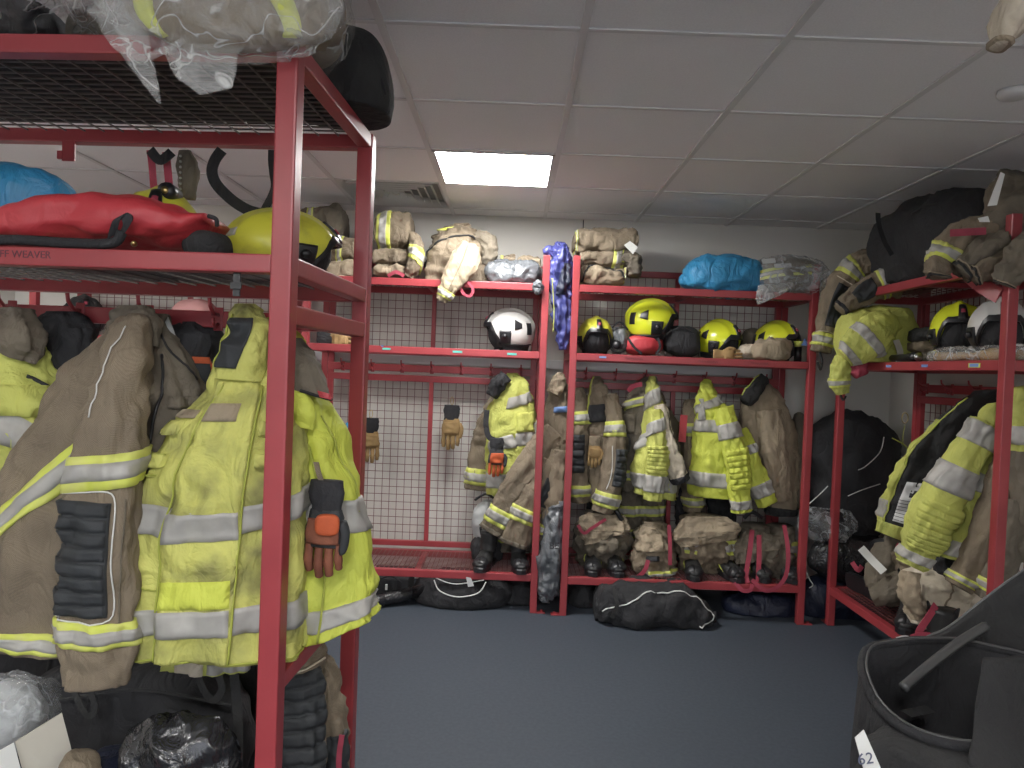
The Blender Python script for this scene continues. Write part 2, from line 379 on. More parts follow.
rackD = standard_rack('red steel gear rack with a yellow and a white helmet beside the open black bag', (1.90, 4.11, 0), 1.37, rotz=-PI/2,
              marks=[(.55, 1.501, .05, .012, 'label_blue'), (.86, 1.501, .05, .012, 'label_blue'), (1.21, 1.501, .075, .018, 'hiviz_trim'), (1.21, 1.5015, .055, .0135, 'label_blue')], hooks=6)

# the free-standing rack on the left, its own pattern: heavier posts, deeper shelves
def deep_rack(loc, rotz, W=1.78, D=.615):
    R = thing('gear_rack', 'large red steel rack with heavy posts carrying the red bag and plastic-wrapped coats', 'rack', loc, rotz=rotz)
    pm = 'red_paint'; L_ = dict(parent=R, local=True); h = .023
    for x in (-W, 0):
        for y in (0, D):
            MB().box((x-h, y-h, 0), (x+h, y+h, 2.092), .005).build('post', pm, **L_)
            MB().box((x-h-.03, y-h-.01, 0), (x+h+.03, y+h+.01, .006), .001).build('foot_plate', pm, **L_)
    for za, zb in ((2.05, 2.09), (1.595, 1.635), (.19, .23)):
        for y in (0, D): MB().box((-W+h, y-.02, za), (-h, y+.02, zb), .004).build('shelf_rail', pm, **L_)
        for x in (-W, 0): MB().box((x-.02, h, za), (x+.02, D-h, zb), .004).build('side_rail', pm, **L_)
    for x in (-W, 0):
        MB().box((x-.02, h, 1.49), (x+.02, D-h, 1.533), .004).build('side_rail', pm, **L_)
        MB().box((x-.02, h, .692), (x+.02, D-h, .73), .004).build('side_rail', pm, **L_)
    MB().box((-W+h, .30, 1.49), (-h, .335, 1.533), .004).build('hook_rail', pm, **L_)
    for z in (.20,):
        MB().box((-W/2-.015, .02, z), (-W/2+.015, D-.02, z+.028), .003).build('shelf_bearer', pm, **L_)
    for z in (2.083, 1.628):
        n = round((W - .04)/.06)
        for k in range(1, n):
            x = lerp(-W+.02, -.02, k/n); MB().box((x-.002, .02, z-.002), (x+.002, D-.02, z+.002)).build('wire', 'wire_plain', **L_)
        for k in range(1, 18):
            y = lerp(.02, D-.02, k/18); MB().box((-W+.02, y-.002, z+.002), (-.02, y+.002, z+.006)).build('wire', 'wire_plain', **L_)
    m = MB(); wires(m, -W+.02, -.02, .02, D-.02, .226, .05, .002, 'xy'); m.build('shelf_mesh', 'wire', kind='stuff', **L_)
    for k in range(9): hook(R, -.1 - k*.185, .30, 1.512, .05)
    m = MB(); m.box((-.925, D-.028, 1.99), (-.885, D-.022, 2.05)); m.box((-.94, D-.03, 1.995), (-.923, D-.02, 2.02), .002); m.build('bracket', pm, **L_)
    m = MB(); m.box((-.11, -.004, 1.545), (-.095, .0, 1.595)); m.box((-.115, -.008, 1.56), (-.09, -.004, 1.575), .001); m.build('shelf_clip', 'black_plastic', **L_)
    return R
CX, CY, CR = -.495, 1.523, math.radians(-3.2)
rackC = deep_rack((CX, CY, 0), CR)
def text(parent, s, loc, rot, size, m, align='CENTER', name='lettering'):
    cu = bpy.data.curves.new('t', 'FONT'); cu.body = s; cu.size = size; cu.extrude = .0004; cu.align_x = align
    o = bpy.data.objects.new('t', cu); COL.objects.link(o)
    me = bpy.data.meshes.new_from_object(o.evaluated_get(bpy.context.evaluated_depsgraph_get())); bpy.data.objects.remove(o)
    o = bpy.data.objects.new(name, me); me.materials.clear(); me.materials.append(MAT[m]); COL.objects.link(o)
    o.parent = parent; o.location = loc; o.rotation_euler = rot
    return o
text(rackC, 'FF WEAVER', (-.562, -.0205, 1.611), (PI/2, 0, .0), .0225, 'marker', name='handwriting')
for x0, w_ in ((.30, .10), (.72, .11), (1.02, .10)):      # illegible marker scribbles on the helmet shelf rail
    pts = [Vector((x0 + w_*i/16, -.0212, 1.502 + .0055*(1 if i % 2 else -1)*(.4 + .6*abs(math.sin(i*1.7))))) for i in range(17)]
    MB().tube(pts, .0011, 4).build('handwriting', 'ink', rackB, local=True)
# a second deep rack beyond the right edge of the frame: it carries the cloth at the top right
rackE = thing('gear_rack', 'red steel rack standing to the right of the open black bag', 'rack', (1.00, .05, 0))
for x in (0, .5):
    for y in (0, 1.22): MB().box((x-.02, y-.02, 0), (x+.02, y+.02, 2.072), .004).build('post', 'red_paint', rackE, local=True)
for z in (2.07, 1.6, .22):
    for x in (0, .5): MB().box((x-.02, .02, z-.04), (x+.02, 1.2, z), .004).build('shelf_rail', 'red_paint', rackE, local=True)
    for y in (0, 1.22): MB().box((.02, y-.02, z-.04), (.48, y+.02, z), .004).build('side_rail', 'red_paint', rackE, local=True)
    m = MB(); wires(m, .02, .48, .02, 1.2, z-.004, .05, .002, 'xy'); m.build('shelf_mesh', 'wire', rackE, local=True, kind='stuff')

# ---------------------------------------------------------------- soft goods
YAX = Vector((0, 1, 0))
def spow(x, p): return math.copysign(abs(x)**p, x)
class Soft:
    """a closed cloth body lofted through rows (centre, half-width vector, half-depth vector) with folds that run along it"""
    def __init__(s, rows, folds=.012, ff=16, crum=.006, cf=13, seed=0, power=.85, n=44, seg=44, along=.22, ends=.0):
        s.rows = [tuple(c) + tuple(a) + tuple(b) for c, a, b in rows]; s.k = len(rows)
        s.folds, s.ff, s.crum, s.cf, s.seed, s.p, s.n, s.seg, s.al = folds, ff, crum, cf, seed*7.31, power, n, seg, along
        s.len = sum((Vector(rows[i+1][0]) - Vector(rows[i][0])).length for i in range(s.k-1)); s.ends = ends
    def row(s, v):
        u = max(0., min(.99999, v))*(s.k-1); j = min(int(u), s.k-2); t = u - j
        p0, p1, p2, p3 = s.rows[max(j-1, 0)], s.rows[j], s.rows[j+1], s.rows[min(j+2, s.k-1)]
        q = [.5*((2*b) + (-a + c)*t + (2*a - 5*b + 4*c - d)*t*t + (-a + 3*b - 3*c + d)*t**3) for a, b, c, d in zip(p0, p1, p2, p3)]
        return Vector(q[0:3]), Vector(q[3:6]), Vector(q[6:9])
    def pt(s, t, v, off=0.):
        c, a, b = s.row(v); ct, st = math.cos(t), math.sin(t)
        p = c + a*spow(ct, s.p) + b*spow(st, s.p)
        la, lb = a.length + 1e-6, b.length + 1e-6
        nrm = (a/la*ct*lb + b/lb*st*la); nrm = nrm.normalized() if nrm.length > 1e-9 else Vector((0, 0, 1))
        w = min(1., min(la, lb)/.03)
        vl = v*s.len; wx = .35*nz(vl*7 + s.seed, ct*1.5, 5.5); X, Yq = ct*la*s.ff + wx, st*lb*s.ff + 3.1
        f = abs(nz(X + s.seed, Yq, vl*s.ff*s.al + s.seed))*2.2 - .5
        f += .55*(abs(nz(X*2.1, Yq*2.1 + s.seed, vl*s.ff*s.al*3.0))*2.2 - .45)
        c_ = s.cf*.8
        g = 1.5*(.42 - abs(nz(p.x*c_ + s.seed, p.y*c_, p.z*c_*1.3))*2.2) + .8*(.42 - abs(nz(p.x*c_*2.3, p.y*c_*2.3 + s.seed, p.z*c_*2.0))*2.2)
        return p + nrm*((f*s.folds*1.25 + g*s.crum*1.15)*w + off)
    def build(s, name, m, parent=None, local=False, label=None):
        V = []; Fc = []; n, k = s.seg, s.n
        for i in range(k):
            for j in range(n): V.append(s.pt(2*PI*j/n, i/(k-1)))
        for i in range(k-1):
            for j in range(n): Fc.append((i*n+j, i*n+(j+1) % n, (i+1)*n+(j+1) % n, (i+1)*n+j))
        for i, q in ((0, 0), (k-1, 1)):
            c = sum((V[i*n+j] for j in range(n)), Vector())/n; base = len(V)
            inset = s.row(.999 if q == 0 else .001)[0]; c2 = lerp(c, s.row(.1 if q == 0 else .9)[0], s.ends)
            V.append(c2)
            for j in range(n): Fc.append((i*n+j, i*n+(j+1) % n, base))
        s.obj = mesh(name, V, Fc, m, parent, True, local, label=label); s.local = local
        return s.obj
    def patch(s, name, m, v0, v1, s0=None, s1=None, off=.004, parent=None, slant=0., nv=None, ns=None, label=None, skew=0., back=.004):
        """a strip lying on the cloth: v range down, s range across the front (-1 left .. 1 right), None = all round; slant shifts v with s, skew shifts s with v"""
        ring = s0 is None
        if ring: s0, s1 = -2., 2.
        nv = nv or max(3, int((v1-v0)*s.n*1.2)); ns = ns or max(4, int((s1-s0)*s.seg/4*1.5) + 1); off += .003; back += .004
        V = []; Fc = []; par = parent or s.obj
        def at(i, j, o):
            a = lerp(s0, s1, j/ns); v = lerp(v0, v1, i/nv) + slant*a
            a += skew*(i/nv - .5)
            return s.pt(1.5*PI + a*PI/2, v, o)
        for o in (off, -back):
            for i in range(nv+1):
                for j in range(ns+1): V.append(at(i, j, o))
        W = ns+1; H = (nv+1)*W
        for i in range(nv):
            for j in range(ns): Fc += [(i*W+j, i*W+j+1, (i+1)*W+j+1, (i+1)*W+j)]
        for i in range(nv): Fc += [(i*W, (i+1)*W, H+(i+1)*W, H+i*W), (i*W+ns, H+i*W+ns, H+(i+1)*W+ns, (i+1)*W+ns)]
        for j in range(ns): Fc += [(j, H+j, H+j+1, j+1), (nv*W+j, nv*W+j+1, H+nv*W+j+1, H+nv*W+j)]
        return mesh(name, V, Fc, m, par, True, s.local, label=label)
    def band(s, v, hw, kind='silver', s0=None, s1=None, slant=0., off=.003, skew=0.):
        if kind == 'triple':
            o = s.patch('trim_band', 'hiviz_trim', v-hw, v+hw, s0, s1, off, None, slant, skew=skew)
            s.patch('reflective_strip', 'reflective', v-hw*.5, v+hw*.5, s0, s1, off+.002, o, slant, skew=skew*.5)
        else: o = s.patch('reflective_band', 'reflective', v-hw, v+hw, s0, s1, off, None, slant, skew=skew)
        return o
    def line(s, pts, r, m, name='seam', off=.002, parent=None):
        P_ = [s.pt(1.5*PI + a*PI/2, v, off) for a, v in spline(pts, max(8, 6*len(pts)))]
        return MB().tube(P_, r, 5).build(name, m, parent or s.obj, smooth=True, local=s.local)
def sheet(rows):
    """rows of (xl, yl, xr, yr, Y, half depth): pixel edges at a depth"""
    R = []
    for xl, yl, xr, yr, Y, th in rows:
        a, c = P(xl, yl, Y), P(xr, yr, Y); R.append(((a+c)/2, (c-a)/2, YAX*th))
    return R
def limb(rows):
    """rows of (px, py, Y, half width in px, half depth in m) along a sleeve or leg"""
    C = [P(r[0], r[1], r[2]) for r in rows]; R = []; k = len(rows)
    for i, r in enumerate(rows):
        t = (C[min(i+1, k-1)] - C[max(i-1, 0)]).normalized(); a = t.cross(YAX)
        a = a.normalized() if a.length > 1e-4 else Vector((1, 0, 0))
        bb = a.cross(t).normalized()
        if bb.y < 0: bb = -bb
        R.append((C[i], a*(r[3]*r[2]/F), bb*r[4]))
    return R
def blob_mesh(c, rx, ry, rz, power=.8, amp=.012, freq=9., sharp=.6, seed=0, flat=None, rot=None, nu=44, nv=30, sag=0., bf=0.0):
    """crumpled bag or heap: superellipsoid with ridged creases; flat = height of the surface it rests on"""
    V = []; Fc = []; q = seed*5.77; c = Vector(c); M = Euler(rot).to_matrix() if rot else Matrix.Identity(3)
    def pt(i, j):
        th = PI*i/nv; ph = 2*PI*j/nu
        d = Vector((spow(math.sin(th), power)*spow(math.cos(ph), power), spow(math.sin(th), power)*spow(math.sin(ph), power), spow(math.cos(th), power)))
        p = Vector((d.x*rx, d.y*ry, d.z*rz)); n = Vector((d.x/rx, d.y/ry, d.z/rz)).normalized()
        e = p*freq
        r1 = abs(nz(e.x + q, e.y, e.z)); r2 = abs(nz(e.x*2.1, e.y*2.1 + q, e.z*2.1)); r3 = nz(e.x*.45 + q, e.y*.45, e.z*.45 - q)
        dsp = amp*((1 - 2.6*r1)*sharp + (1 - 2.6*r2)*sharp*.45 + r3*1.3)
        if bf: dsp += bf*(1 - 2.6*abs(nz(e.x*4.3, e.y*4.3, e.z*4.3 + q)))
        p = M @ (p + n*dsp) + c
        if flat is not None and p.z < flat: p.z = flat + .0005*(i % 2)
        return p
    top = pt(0, 0); V.append(top)
    for i in range(1, nv):
        for j in range(nu): V.append(pt(i, j))
    V.append(pt(nv, 0)); last = len(V)-1
    for j in range(nu): Fc.append((0, 1+j, 1+(j+1) % nu)); Fc.append((last, 1+(nv-2)*nu+(j+1) % nu, 1+(nv-2)*nu+j))
    for i in range(nv-2):
        for j in range(nu): Fc.append((1+i*nu+j, 1+(i+1)*nu+j, 1+(i+1)*nu+(j+1) % nu, 1+i*nu+(j+1) % nu))
    return V, Fc
def blob(name, m, parent, xl, yt, xr, yb, Y, ry, **k):
    """a blob_mesh measured off the photo: its extent in the frame at depth Y"""
    ctr = P((xl+xr)/2, (yt+yb)/2, Y); s = Y/F
    V, Fc = blob_mesh(ctr, (xr-xl)/2*s, ry, (yb-yt)/2*s, **k)
    return mesh(name, V, Fc, m, parent)
def pathpx(pts, n=None):
    R = [P(*p) for p in pts]; return vspline(R, n or 6*len(R))
def strap(parent, pts, hw, m='strap_red', name='strap', th=.003, n=None):
    """webbing following pixel points (px, py, Y), hw half width in m, lying across the view"""
    C = pathpx(pts, n); W = []
    for i in range(len(C)):
        t = C[min(i+1, len(C)-1)] - C[max(i-1, 0)]; a = t.cross(YAX); a = a.normalized() if a.length > 1e-5 else Vector((1, 0, 0))
        W.append(a*hw)
    return MB().ribbon(C, W, th).build(name, m, parent, smooth=False)
def cord(parent, pts, r, m, name='piping', n=None):
    return MB().tube(pathpx(pts, n), r, 6).build(name, m, parent, smooth=True)

# ---------------------------------------------------------------- helmets
def helmet(label, loc, rotz, shell='shell_yellow', tilt=(0, 0), scale=1.0, group='fire helmets', peak=False, visor_down=False, slots=True):
    R = thing('fire_helmet', label, 'helmet', loc, group); R.rotation_euler = (tilt[0], tilt[1], rotz); S = scale
    ax, ay, az, cz = .122*S, .15*S, .135*S, .118*S
    def elev(f):            # f = angle from the front, 0..pi; lower edge of the shell
        return math.radians(12 - 50*sm((f - math.radians(28))/math.radians(38)) + 6*sm((f - 2.2)/.8))
    def pt(ph, e, off=0.):
        # ph measured from the front (-Y), positive to +X
        x, y, z = math.sin(ph)*math.cos(e), -math.cos(ph)*math.cos(e), math.sin(e)
        k = 1 + .05*max(0, -y)*(1 - abs(z)); p = Vector((ax*x, ay*y*k, az*z + cz)); n = Vector((x/ax, y/ay, z/az)).normalized()
        crest = math.exp(-(p.x/(.020*S))**2)*.012*S*sm((e + .1)/.5); shoulder = .004*S*math.exp(-((abs(p.x) - .062*S)/(.012*S))**2)*sm((e+.1)/.6)
        return p + n*(off + crest + shoulder)
    nu, nv = 64, 22; V = []; Fc = []
    for i in range(nv+1):
        for j in range(nu):
            ph = -PI + 2*PI*j/nu; e1 = elev(abs(ph)); e = lerp(PI/2 - .002, e1, i/nv); V.append(pt(ph, e))
    for j in range(nu):     # turned-in rim
        ph = -PI + 2*PI*j/nu; V.append(pt(ph, elev(abs(ph)), -.012*S))
    for i in range(nv+1):
        for j in range(nu): Fc.append((i*nu+j, i*nu+(j+1) % nu, (i+1)*nu+(j+1) % nu, (i+1)*nu+j))
    Fc.append(tuple(range(nu)))
    sh = mesh('shell', V, Fc, shell, R, True, True)
    rim = [pt(-PI + 2*PI*j/64, elev(abs(-PI + 2*PI*j/64)), -.001) for j in range(65)]
    MB().tube(rim, .006*S, 6, False).build('edge_trim', 'black_plastic', R, True, True)
    def area(name, m, pa, pb, ea, eb, off, n1=12, n2=8, parent=sh, bk=.004, mirror=False):
        V = []; Fc = []
        for o in (off, -bk):
            for i in range(n2+1):
                for j in range(n1+1):
                    ph = lerp(pa, pb, j/n1); e = lerp(ea(ph) if callable(ea) else ea, eb(ph) if callable(eb) else eb, i/n2); V.append(pt(ph, e, o))
        W = n1+1; H = W*(n2+1)
        for i in range(n2):
            for j in range(n1): Fc += [(i*W+j, i*W+j+1, (i+1)*W+j+1, (i+1)*W+j), (H+i*W+j, H+(i+1)*W+j, H+(i+1)*W+j+1, H+i*W+j+1)]
        for i in range(n2): Fc += [(i*W, (i+1)*W, H+(i+1)*W, H+i*W), (i*W+n1, H+i*W+n1, H+(i+1)*W+n1, (i+1)*W+n1)]
        for j in range(n1): Fc += [(j, H+j, H+j+1, j+1), (n2*W+j, n2*W+j+1, H+n2*W+j+1, H+n2*W+j)]
        return mesh(name, V, Fc, m, parent, True, True)
    # lining that closes the inside, face opening dark
    V, Fc = blob_mesh((0, .004, cz - .012*S), ax*.93, ay*.93, az*.92, power=1.0, amp=0, flat=.012*S, nu=32, nv=20)
    mesh('lining', V, Fc, 'black_fabric', R, True, True)
    # neck curtain
    V = []; Fc = []
    for i in range(4):
        for j in range(33):
            ph = lerp(math.radians(62), 2*PI - math.radians(62), j/32); f = ph if ph < PI else 2*PI - ph
            p = pt(ph, elev(f), -.006); p = Vector((p.x*(1 - .03*i), p.y*(1 - .03*i), lerp(p.z, .001, i/3))); V.append(p)
    for i in range(3):
        for j in range(32): Fc.append((i*33+j, i*33+j+1, (i+1)*33+j+1, (i+1)*33+j))
    mesh('neck_guard', V, Fc, 'black_fabric', R, True, True)
    r = math.radians
    area('brow_plate', 'black_plastic', r(-58), r(58), lambda p: elev(abs(p)) + .16, lambda p: elev(abs(p)) - .05, .006)
    if visor_down: area('visor', 'visor', r(-60), r(60), r(10), r(-38), -.002, bk=.01)
    area('front_badge', 'black_plastic', r(-9), r(9), r(48), r(14), .007)
    area('badge_dot', 'strap_red', r(-4), r(4), r(34), r(27), .011)
    for sg in (-1, 1):
        area('side_mount', 'black_plastic', sg*r(58), sg*r(84), r(0), r(-34), .007)
        MB().tube([pt(sg*r(70), r(-14), .004), pt(sg*r(70), r(-14), .022)], [.017*S, .013*S], 12).build('visor_knob', 'black_plastic', sh, True, True)
        if slots:
            area('vent_slot', 'black_plastic', sg*r(92), sg*r(110), lambda p: r(30) - (abs(p)-1.6)*.6, lambda p: r(2) + (abs(p)-1.6)*.3, .0035)
            area('vent_slot', 'black_plastic', sg*r(124), sg*r(140), lambda p: r(22), lambda p: r(-8), .0035)
        MB().tube(vspline([pt(sg*r(74), r(-38), -.01), Vector((sg*.07*S, -.05*S, .025*S)), Vector((sg*.01*S, -.09*S, .012*S))], 10), .006*S, 5).build('chin_strap', 'black_fabric', R, True, True)
    if peak: area('reflective_strip', 'reflective', r(150), r(210), r(20), r(8), .003)
    return R

# ---------------------------------------------------------------- gloves and boots
def glove(label, top, length=.30, mats=('glove_tan', 'black_fabric', 'glove_tan'), rotz=0., tilt=(0, 0), group='work gloves', flat=1.0, mirror=1, clip=False):
    """hangs by its cuff from 'top', fingers down, back of the hand to the front (-Y)"""
    R = thing('glove', label, 'glove', top, group); R.rotation_euler = (tilt[0], tilt[1], rotz); k = length/.30; hm, cm, fm = mats
    mirror *= 1.28
    def row(x, y, z, a, b, ang=0): return (Vector((x*mirror, y, z))*k, Vector((a*1.28, 0, 0))*k, Vector((0, b, 0))*k)
    Soft([row(0, 0, 0, .040, .020), row(0, 0, -.04, .044, .022), row(0, 0, -.085, .038, .021), row(0, 0, -.10, .040, .021)], .003, 40, .002, 40, 1, .9, 14, 24).build('cuff', cm, R, True)
    palm = Soft([row(0, 0, -.09, .038, .019), row(.002, -.003, -.125, .046, .023), row(0, -.004, -.17, .050, .022), row(0, -.002, -.205, .047, .017)], .003, 40, .003, 30, 2, .8, 18, 28)
    po = palm.build('palm', hm, R, True)
    palm.patch('back_panel', fm, .25, .85, -.55, .55, .003, po)
    for q, (x, L, w) in enumerate(((-.036, .072, .0115), (-.012, .088, .012), (.012, .083, .012), (.035, .064, .0105))):
        L *= 1.22
        pts = [Vector((x*mirror, -.002, -.195))*k, Vector((x*1.06*mirror, -.008, -.195 - L*.4))*k, Vector((x*1.06*mirror, -.004, -.195 - L*.75))*k, Vector((x*1.02*mirror, .006, -.195 - L))*k]
        pp = vspline(pts, 12); rr = [w*1.22*k*(1.0 + .10*math.cos(i/11*4*PI))*(1 if i < 10 else (.85 if i == 10 else .4)) for i in range(12)]
        MB().tube(pp, rr, 10).build('finger', fm if q % 1 == 0 else hm, po, True, True)
    pts = vspline([Vector((.042*mirror, -.004, -.125))*k, Vector((.054*mirror, -.014, -.155))*k, Vector((.054*mirror, -.018, -.19))*k, Vector((.047*mirror, -.020, -.222))*k], 10)
    MB().tube(pts, [w*k for w in (.015, .016, .016, .0155, .0145, .014, .0135, .013, .011, .005)], 10).build('thumb', hm, po, True, True)
    if clip:
        m = MB(); m.tube([Vector((.01*math.cos(t), 0, .028 + .026*math.sin(t)))*k for t in [2*PI*i/16 for i in range(17)]], .0025*k, 5, False); m.build('carabiner', 'brass', R, True, True)
    return R
def boot(label, loc, rotz, group='fire boots', h=.28, s=1.0, band=True):
    R = thing('fire_boot', label, 'boot', loc, group, rotz)
    def row(y, z, a, by, bz): return (Vector((0, y, z))*s, Vector((a, 0, 0))*s, Vector((0, by, bz))*s)
    u = Soft([row(.0, h, .060, .068, 0), row(.0, h*.62, .056, .062, 0), row(-.005, .11, .050, .064, .02), row(-.045, .075, .049, .055, .045),
              row(-.105, .055, .051, .02, .045), row(-.16, .048, .052, .0, .036), row(-.20, .042, .044, -.004, .028), row(-.222, .036, .018, -.004, .012)], .002, 30, .0025, 25, 3, .92, 30, 28)
    u.build('upper', 'rubber', R, True)
    out = [(-.04, .062), (.0, .072), (.04, .062), (.046, .0), (.042, -.06), (.052, -.13), (.048, -.19), (.028, -.228), (0, -.236), (-.028, -.228), (-.048, -.19), (-.052, -.13), (-.042, -.06), (-.046, .0)]
    n = len(out); V = [Vector((x, y, .001))*s for x, y in out] + [Vector((x, y, .026))*s for x, y in out] + [Vector((x*.9, y*.95, .034))*s for x, y in out]
    Fc = [tuple(range(n))[::-1], tuple(2*n + i for i in range(n))] + [(q*n+i, q*n+(i+1) % n, (q+1)*n+(i+1) % n, (q+1)*n+i) for q in (0, 1) for i in range(n)]
    mesh('sole', V, Fc, 'black_plastic', R, False, True)
    u.patch('toe_cap', 'black_plastic', .72, .93, -2, 2, .0025)
    if band: u.patch('reflective_band', 'hiviz_trim', .46, .50, None, None, .003)
    m = MB()
    for sg in (-1, 1): m.ribbon(vspline([Vector((sg*.058, 0, h - .03))*s, Vector((sg*.066, 0, h + .02))*s, Vector((sg*.058, 0, h - .005))*s], 8), Vector((0, .015, 0))*s, .004)
    m.build('pull_loop', 'black_fabric', R, True, True)
    return R

# ================================================================ things on and around the left rack (deep rack)
def T(name, label, cat, px, py, Y, group=None): return thing(name, label, cat, P(px, py, Y), group)
def pleats(s, v0, v1, n, s0, s1, m='black_pad', skirt=True, off=.004):
    o = s.patch('elbow_pad', m, v0, v1, s0, s1, off)
    for k in range(n):
        a, b_ = lerp(v0, v1, k/n), lerp(v0, v1, (k+1)/n); g = (b_-a)
        s.patch('pad_rib', m, a + g*.10, b_ - g*.10, s0 + .04, s1 - .04, off + .005, o, nv=3)
    return o
ZC1, ZC2, ZC0 = 2.106, 1.636, .232
# --- top shelf
gs = clampz0 = None
s = Soft([(Vector((-1.93, 1.90, 2.098)), Vector((0, .24, 0)), Vector((0, 0, .005))), (Vector((-1.5, 1.88, 2.098)), Vector((0, .25, 0)), Vector((0, 0, .006))), (Vector((-1.0, 1.85, 2.098)), Vector((0, .25, 0)), Vector((0, 0, .006))), (Vector((-.56, 1.83, 2.098)), Vector((0, .24, 0)), Vector((0, 0, .005)))], 0, 10, 0, 10, 1, .4, 12, 24)
tag(s.build('ground_sheet', 'charcoal'), 'dark ground sheet spread over the high mesh shelf of the heavy rack', 'sheet')
k = T('wrapped_coat', 'tan fire coat wrapped in clear polythene overhanging the heavy rack post', 'coat', 215, 48, 1.72)
V, Fc = blob_mesh(P(225, 0, 1.74), .265, .235, .12, power=.7, amp=.016, freq=8, seed=2, flat=ZC1+.012); co = mesh('coat', V, Fc, 'tan', k)
def film(name, parent, c, rx, ry, rz, seed, m='polythene', amp=.022, freq=8, flat=None, power=.75):
    V, Fc = blob_mesh(c, rx, ry, rz, power=power, amp=amp, freq=freq, seed=seed, flat=flat, sharp=.8, nu=60, nv=36, bf=.004)
    return mesh(name, V, Fc, m, parent)
ov = Soft(sheet([(110, -70, 328, -70, 1.52, .05), (112, -30, 330, -25, 1.46, .045), (122, 5, 330, 10, 1.45, .04), (150, 34, 322, 36, 1.45, .035), (190, 50, 296, 48, 1.46, .02)]), .008, 14, .005, 12, 41); ov.build('coat_front', 'tan', k)
ov.patch('yellow_band', 'hiviz_trim', .25, .86, .30, .48, .006, skew=.25); ov.patch('yellow_band', 'hiviz_trim', .25, .80, -.62, -.42, .006, skew=-.4)
ov = Soft(sheet([(92, -80, 334, -80, 1.52, .06), (94, -30, 335, -25, 1.455, .062), (100, 5, 334, 12, 1.445, .056), (128, 38, 328, 42, 1.445, .048), (182, 58, 298, 56, 1.455, .03)]), .012, 16, .007, 14, 42); ov.build('polythene_front', 'polythene', k)
film('polythene_cover', k, P(212, -2, 1.72), .30, .275, .135, 5, flat=ZC1+.002)
fl = Soft(limb([(118, 0, 1.44, 32, .012), (128, 30, 1.435, 22, .014), (140, 60, 1.435, 13, .010), (150, 82, 1.435, 7, .006), (160, 104, 1.435, 1.5, .002)]), .010, 40, .004, 30, 4, 1, 30, 30); fl.build('polythene_tail', 'polythene', k)
fl = Soft(sheet([(160, 36, 262, 40, 1.46, .008), (164, 55, 240, 52, 1.45, .010), (178, 78, 236, 74, 1.45, .008), (200, 95, 232, 88, 1.45, .003)]), .008, 30, .004, 30, 6, 1, 24, 30); fl.build('polythene_flap', 'polythene', k)
fl = Soft(limb([(88, -12, 1.46, 5, .006), (105, 10, 1.44, 4, .006), (122, 34, 1.43, 4, .006), (138, 58, 1.43, 5, .006), (165, 50, 1.435, 4, .005), (184, 40, 1.44, 3, .004)]), .004, 60, .003, 40, 7, 1, 34, 12); fl.build('polythene_fold', 'polythene', k)
k = T('polythene_bag', 'crumpled clear polythene bag on the top shelf above the red bag', 'bag', 20, 20, 1.66)
film('bag', k, P(15, -8, 1.68), .15, .16, .07, 9, flat=ZC1+.002)
k = T('black_holdall', 'rounded black cloth holdall overhanging the back of the heavy red rack', 'bag', 352, 142, 2.02)
V, Fc = blob_mesh(P(343, 92, 2.02), .135, .13, .165, power=.82, amp=.008, freq=6, seed=3, flat=ZC1+.002); hb = mesh('body', V, Fc, 'charcoal', k)
cord(k, [(318, 60, 1.90), (345, 45, 1.92), (372, 60, 1.93), (386, 95, 1.95)], .004, 'black_fabric', 'seam')
tag(mesh('folded_coat', *blob_mesh((-.98, 1.92, 2.20), .22, .17, .11, amp=.02, freq=9, seed=11, flat=ZC1+.002), 'khaki'), 'dark olive coat folded on the high shelf of the heavy red rack', 'coat')
tag(mesh('equipment_bag', *blob_mesh((-1.42, 1.84, 2.21), .21, .24, .12, amp=.015, freq=7, seed=12, flat=ZC1+.002), 'black_fabric'), 'black equipment bag on the high mesh shelf beside the crumpled polythene', 'bag')
tag(mesh('grey_sack', *blob_mesh((-.70, 2.02, 2.165), .07, .09, .075, amp=.015, freq=9, seed=13, flat=ZC1+.002), 'charcoal'), 'charcoal sack tucked behind the polythene-wrapped coat on the high shelf', 'bag')
# straps dangling from the back rail of the top shelf
k = T('webbing_strap', 'dark reddish webbing straps with buckles dangling above the red bag', 'strap', 165, 152, 2.08)
strap(k, [(150, 150, 2.08), (152, 165, 2.08), (154, 190, 2.08)], .010, 'strap_red'); strap(k, [(166, 152, 2.08), (168, 172, 2.08), (170, 194, 2.07)], .011, 'strap_red')
strap(k, [(150, 150, 2.07), (160, 160, 2.06), (172, 152, 2.07)], .014, 'black_fabric')
k = T('leather_sheath', 'brown sheath with metal studs hanging beside the reddish straps', 'sheath', 187, 150, 2.08)
s = Soft(sheet([(180, 151, 192, 151, 2.08, .012), (177, 165, 197, 165, 2.08, .018), (179, 185, 198, 186, 2.08, .016), (182, 199, 195, 200, 2.08, .010)]), .004, 40, .004, 30, 3, .8, 20, 24); s.build('sheath_body', 'khaki', k)
for q in range(7): MB().tube([P(180.5, 156+q*5.5, 2.058), P(180.5, 156+q*5.5, 2.052)], .004, 8).build('stud', 'metal', s.obj, True)
k = T('black_strap', 'long black webbing strap looping down behind the heavy rack post', 'strap', 215, 150, 2.08)
strap(k, [(222, 150, 2.08), (215, 160, 2.08), (212, 172, 2.08), (217, 185, 2.08), (232, 200, 2.09), (248, 210, 2.1), (262, 214, 2.1)], .016, 'black_fabric')
strap(k, [(272, 150, 2.08), (272, 162, 2.08), (273, 172, 2.08), (274, 190, 2.09), (262, 214, 2.1)], .011, 'black_fabric')
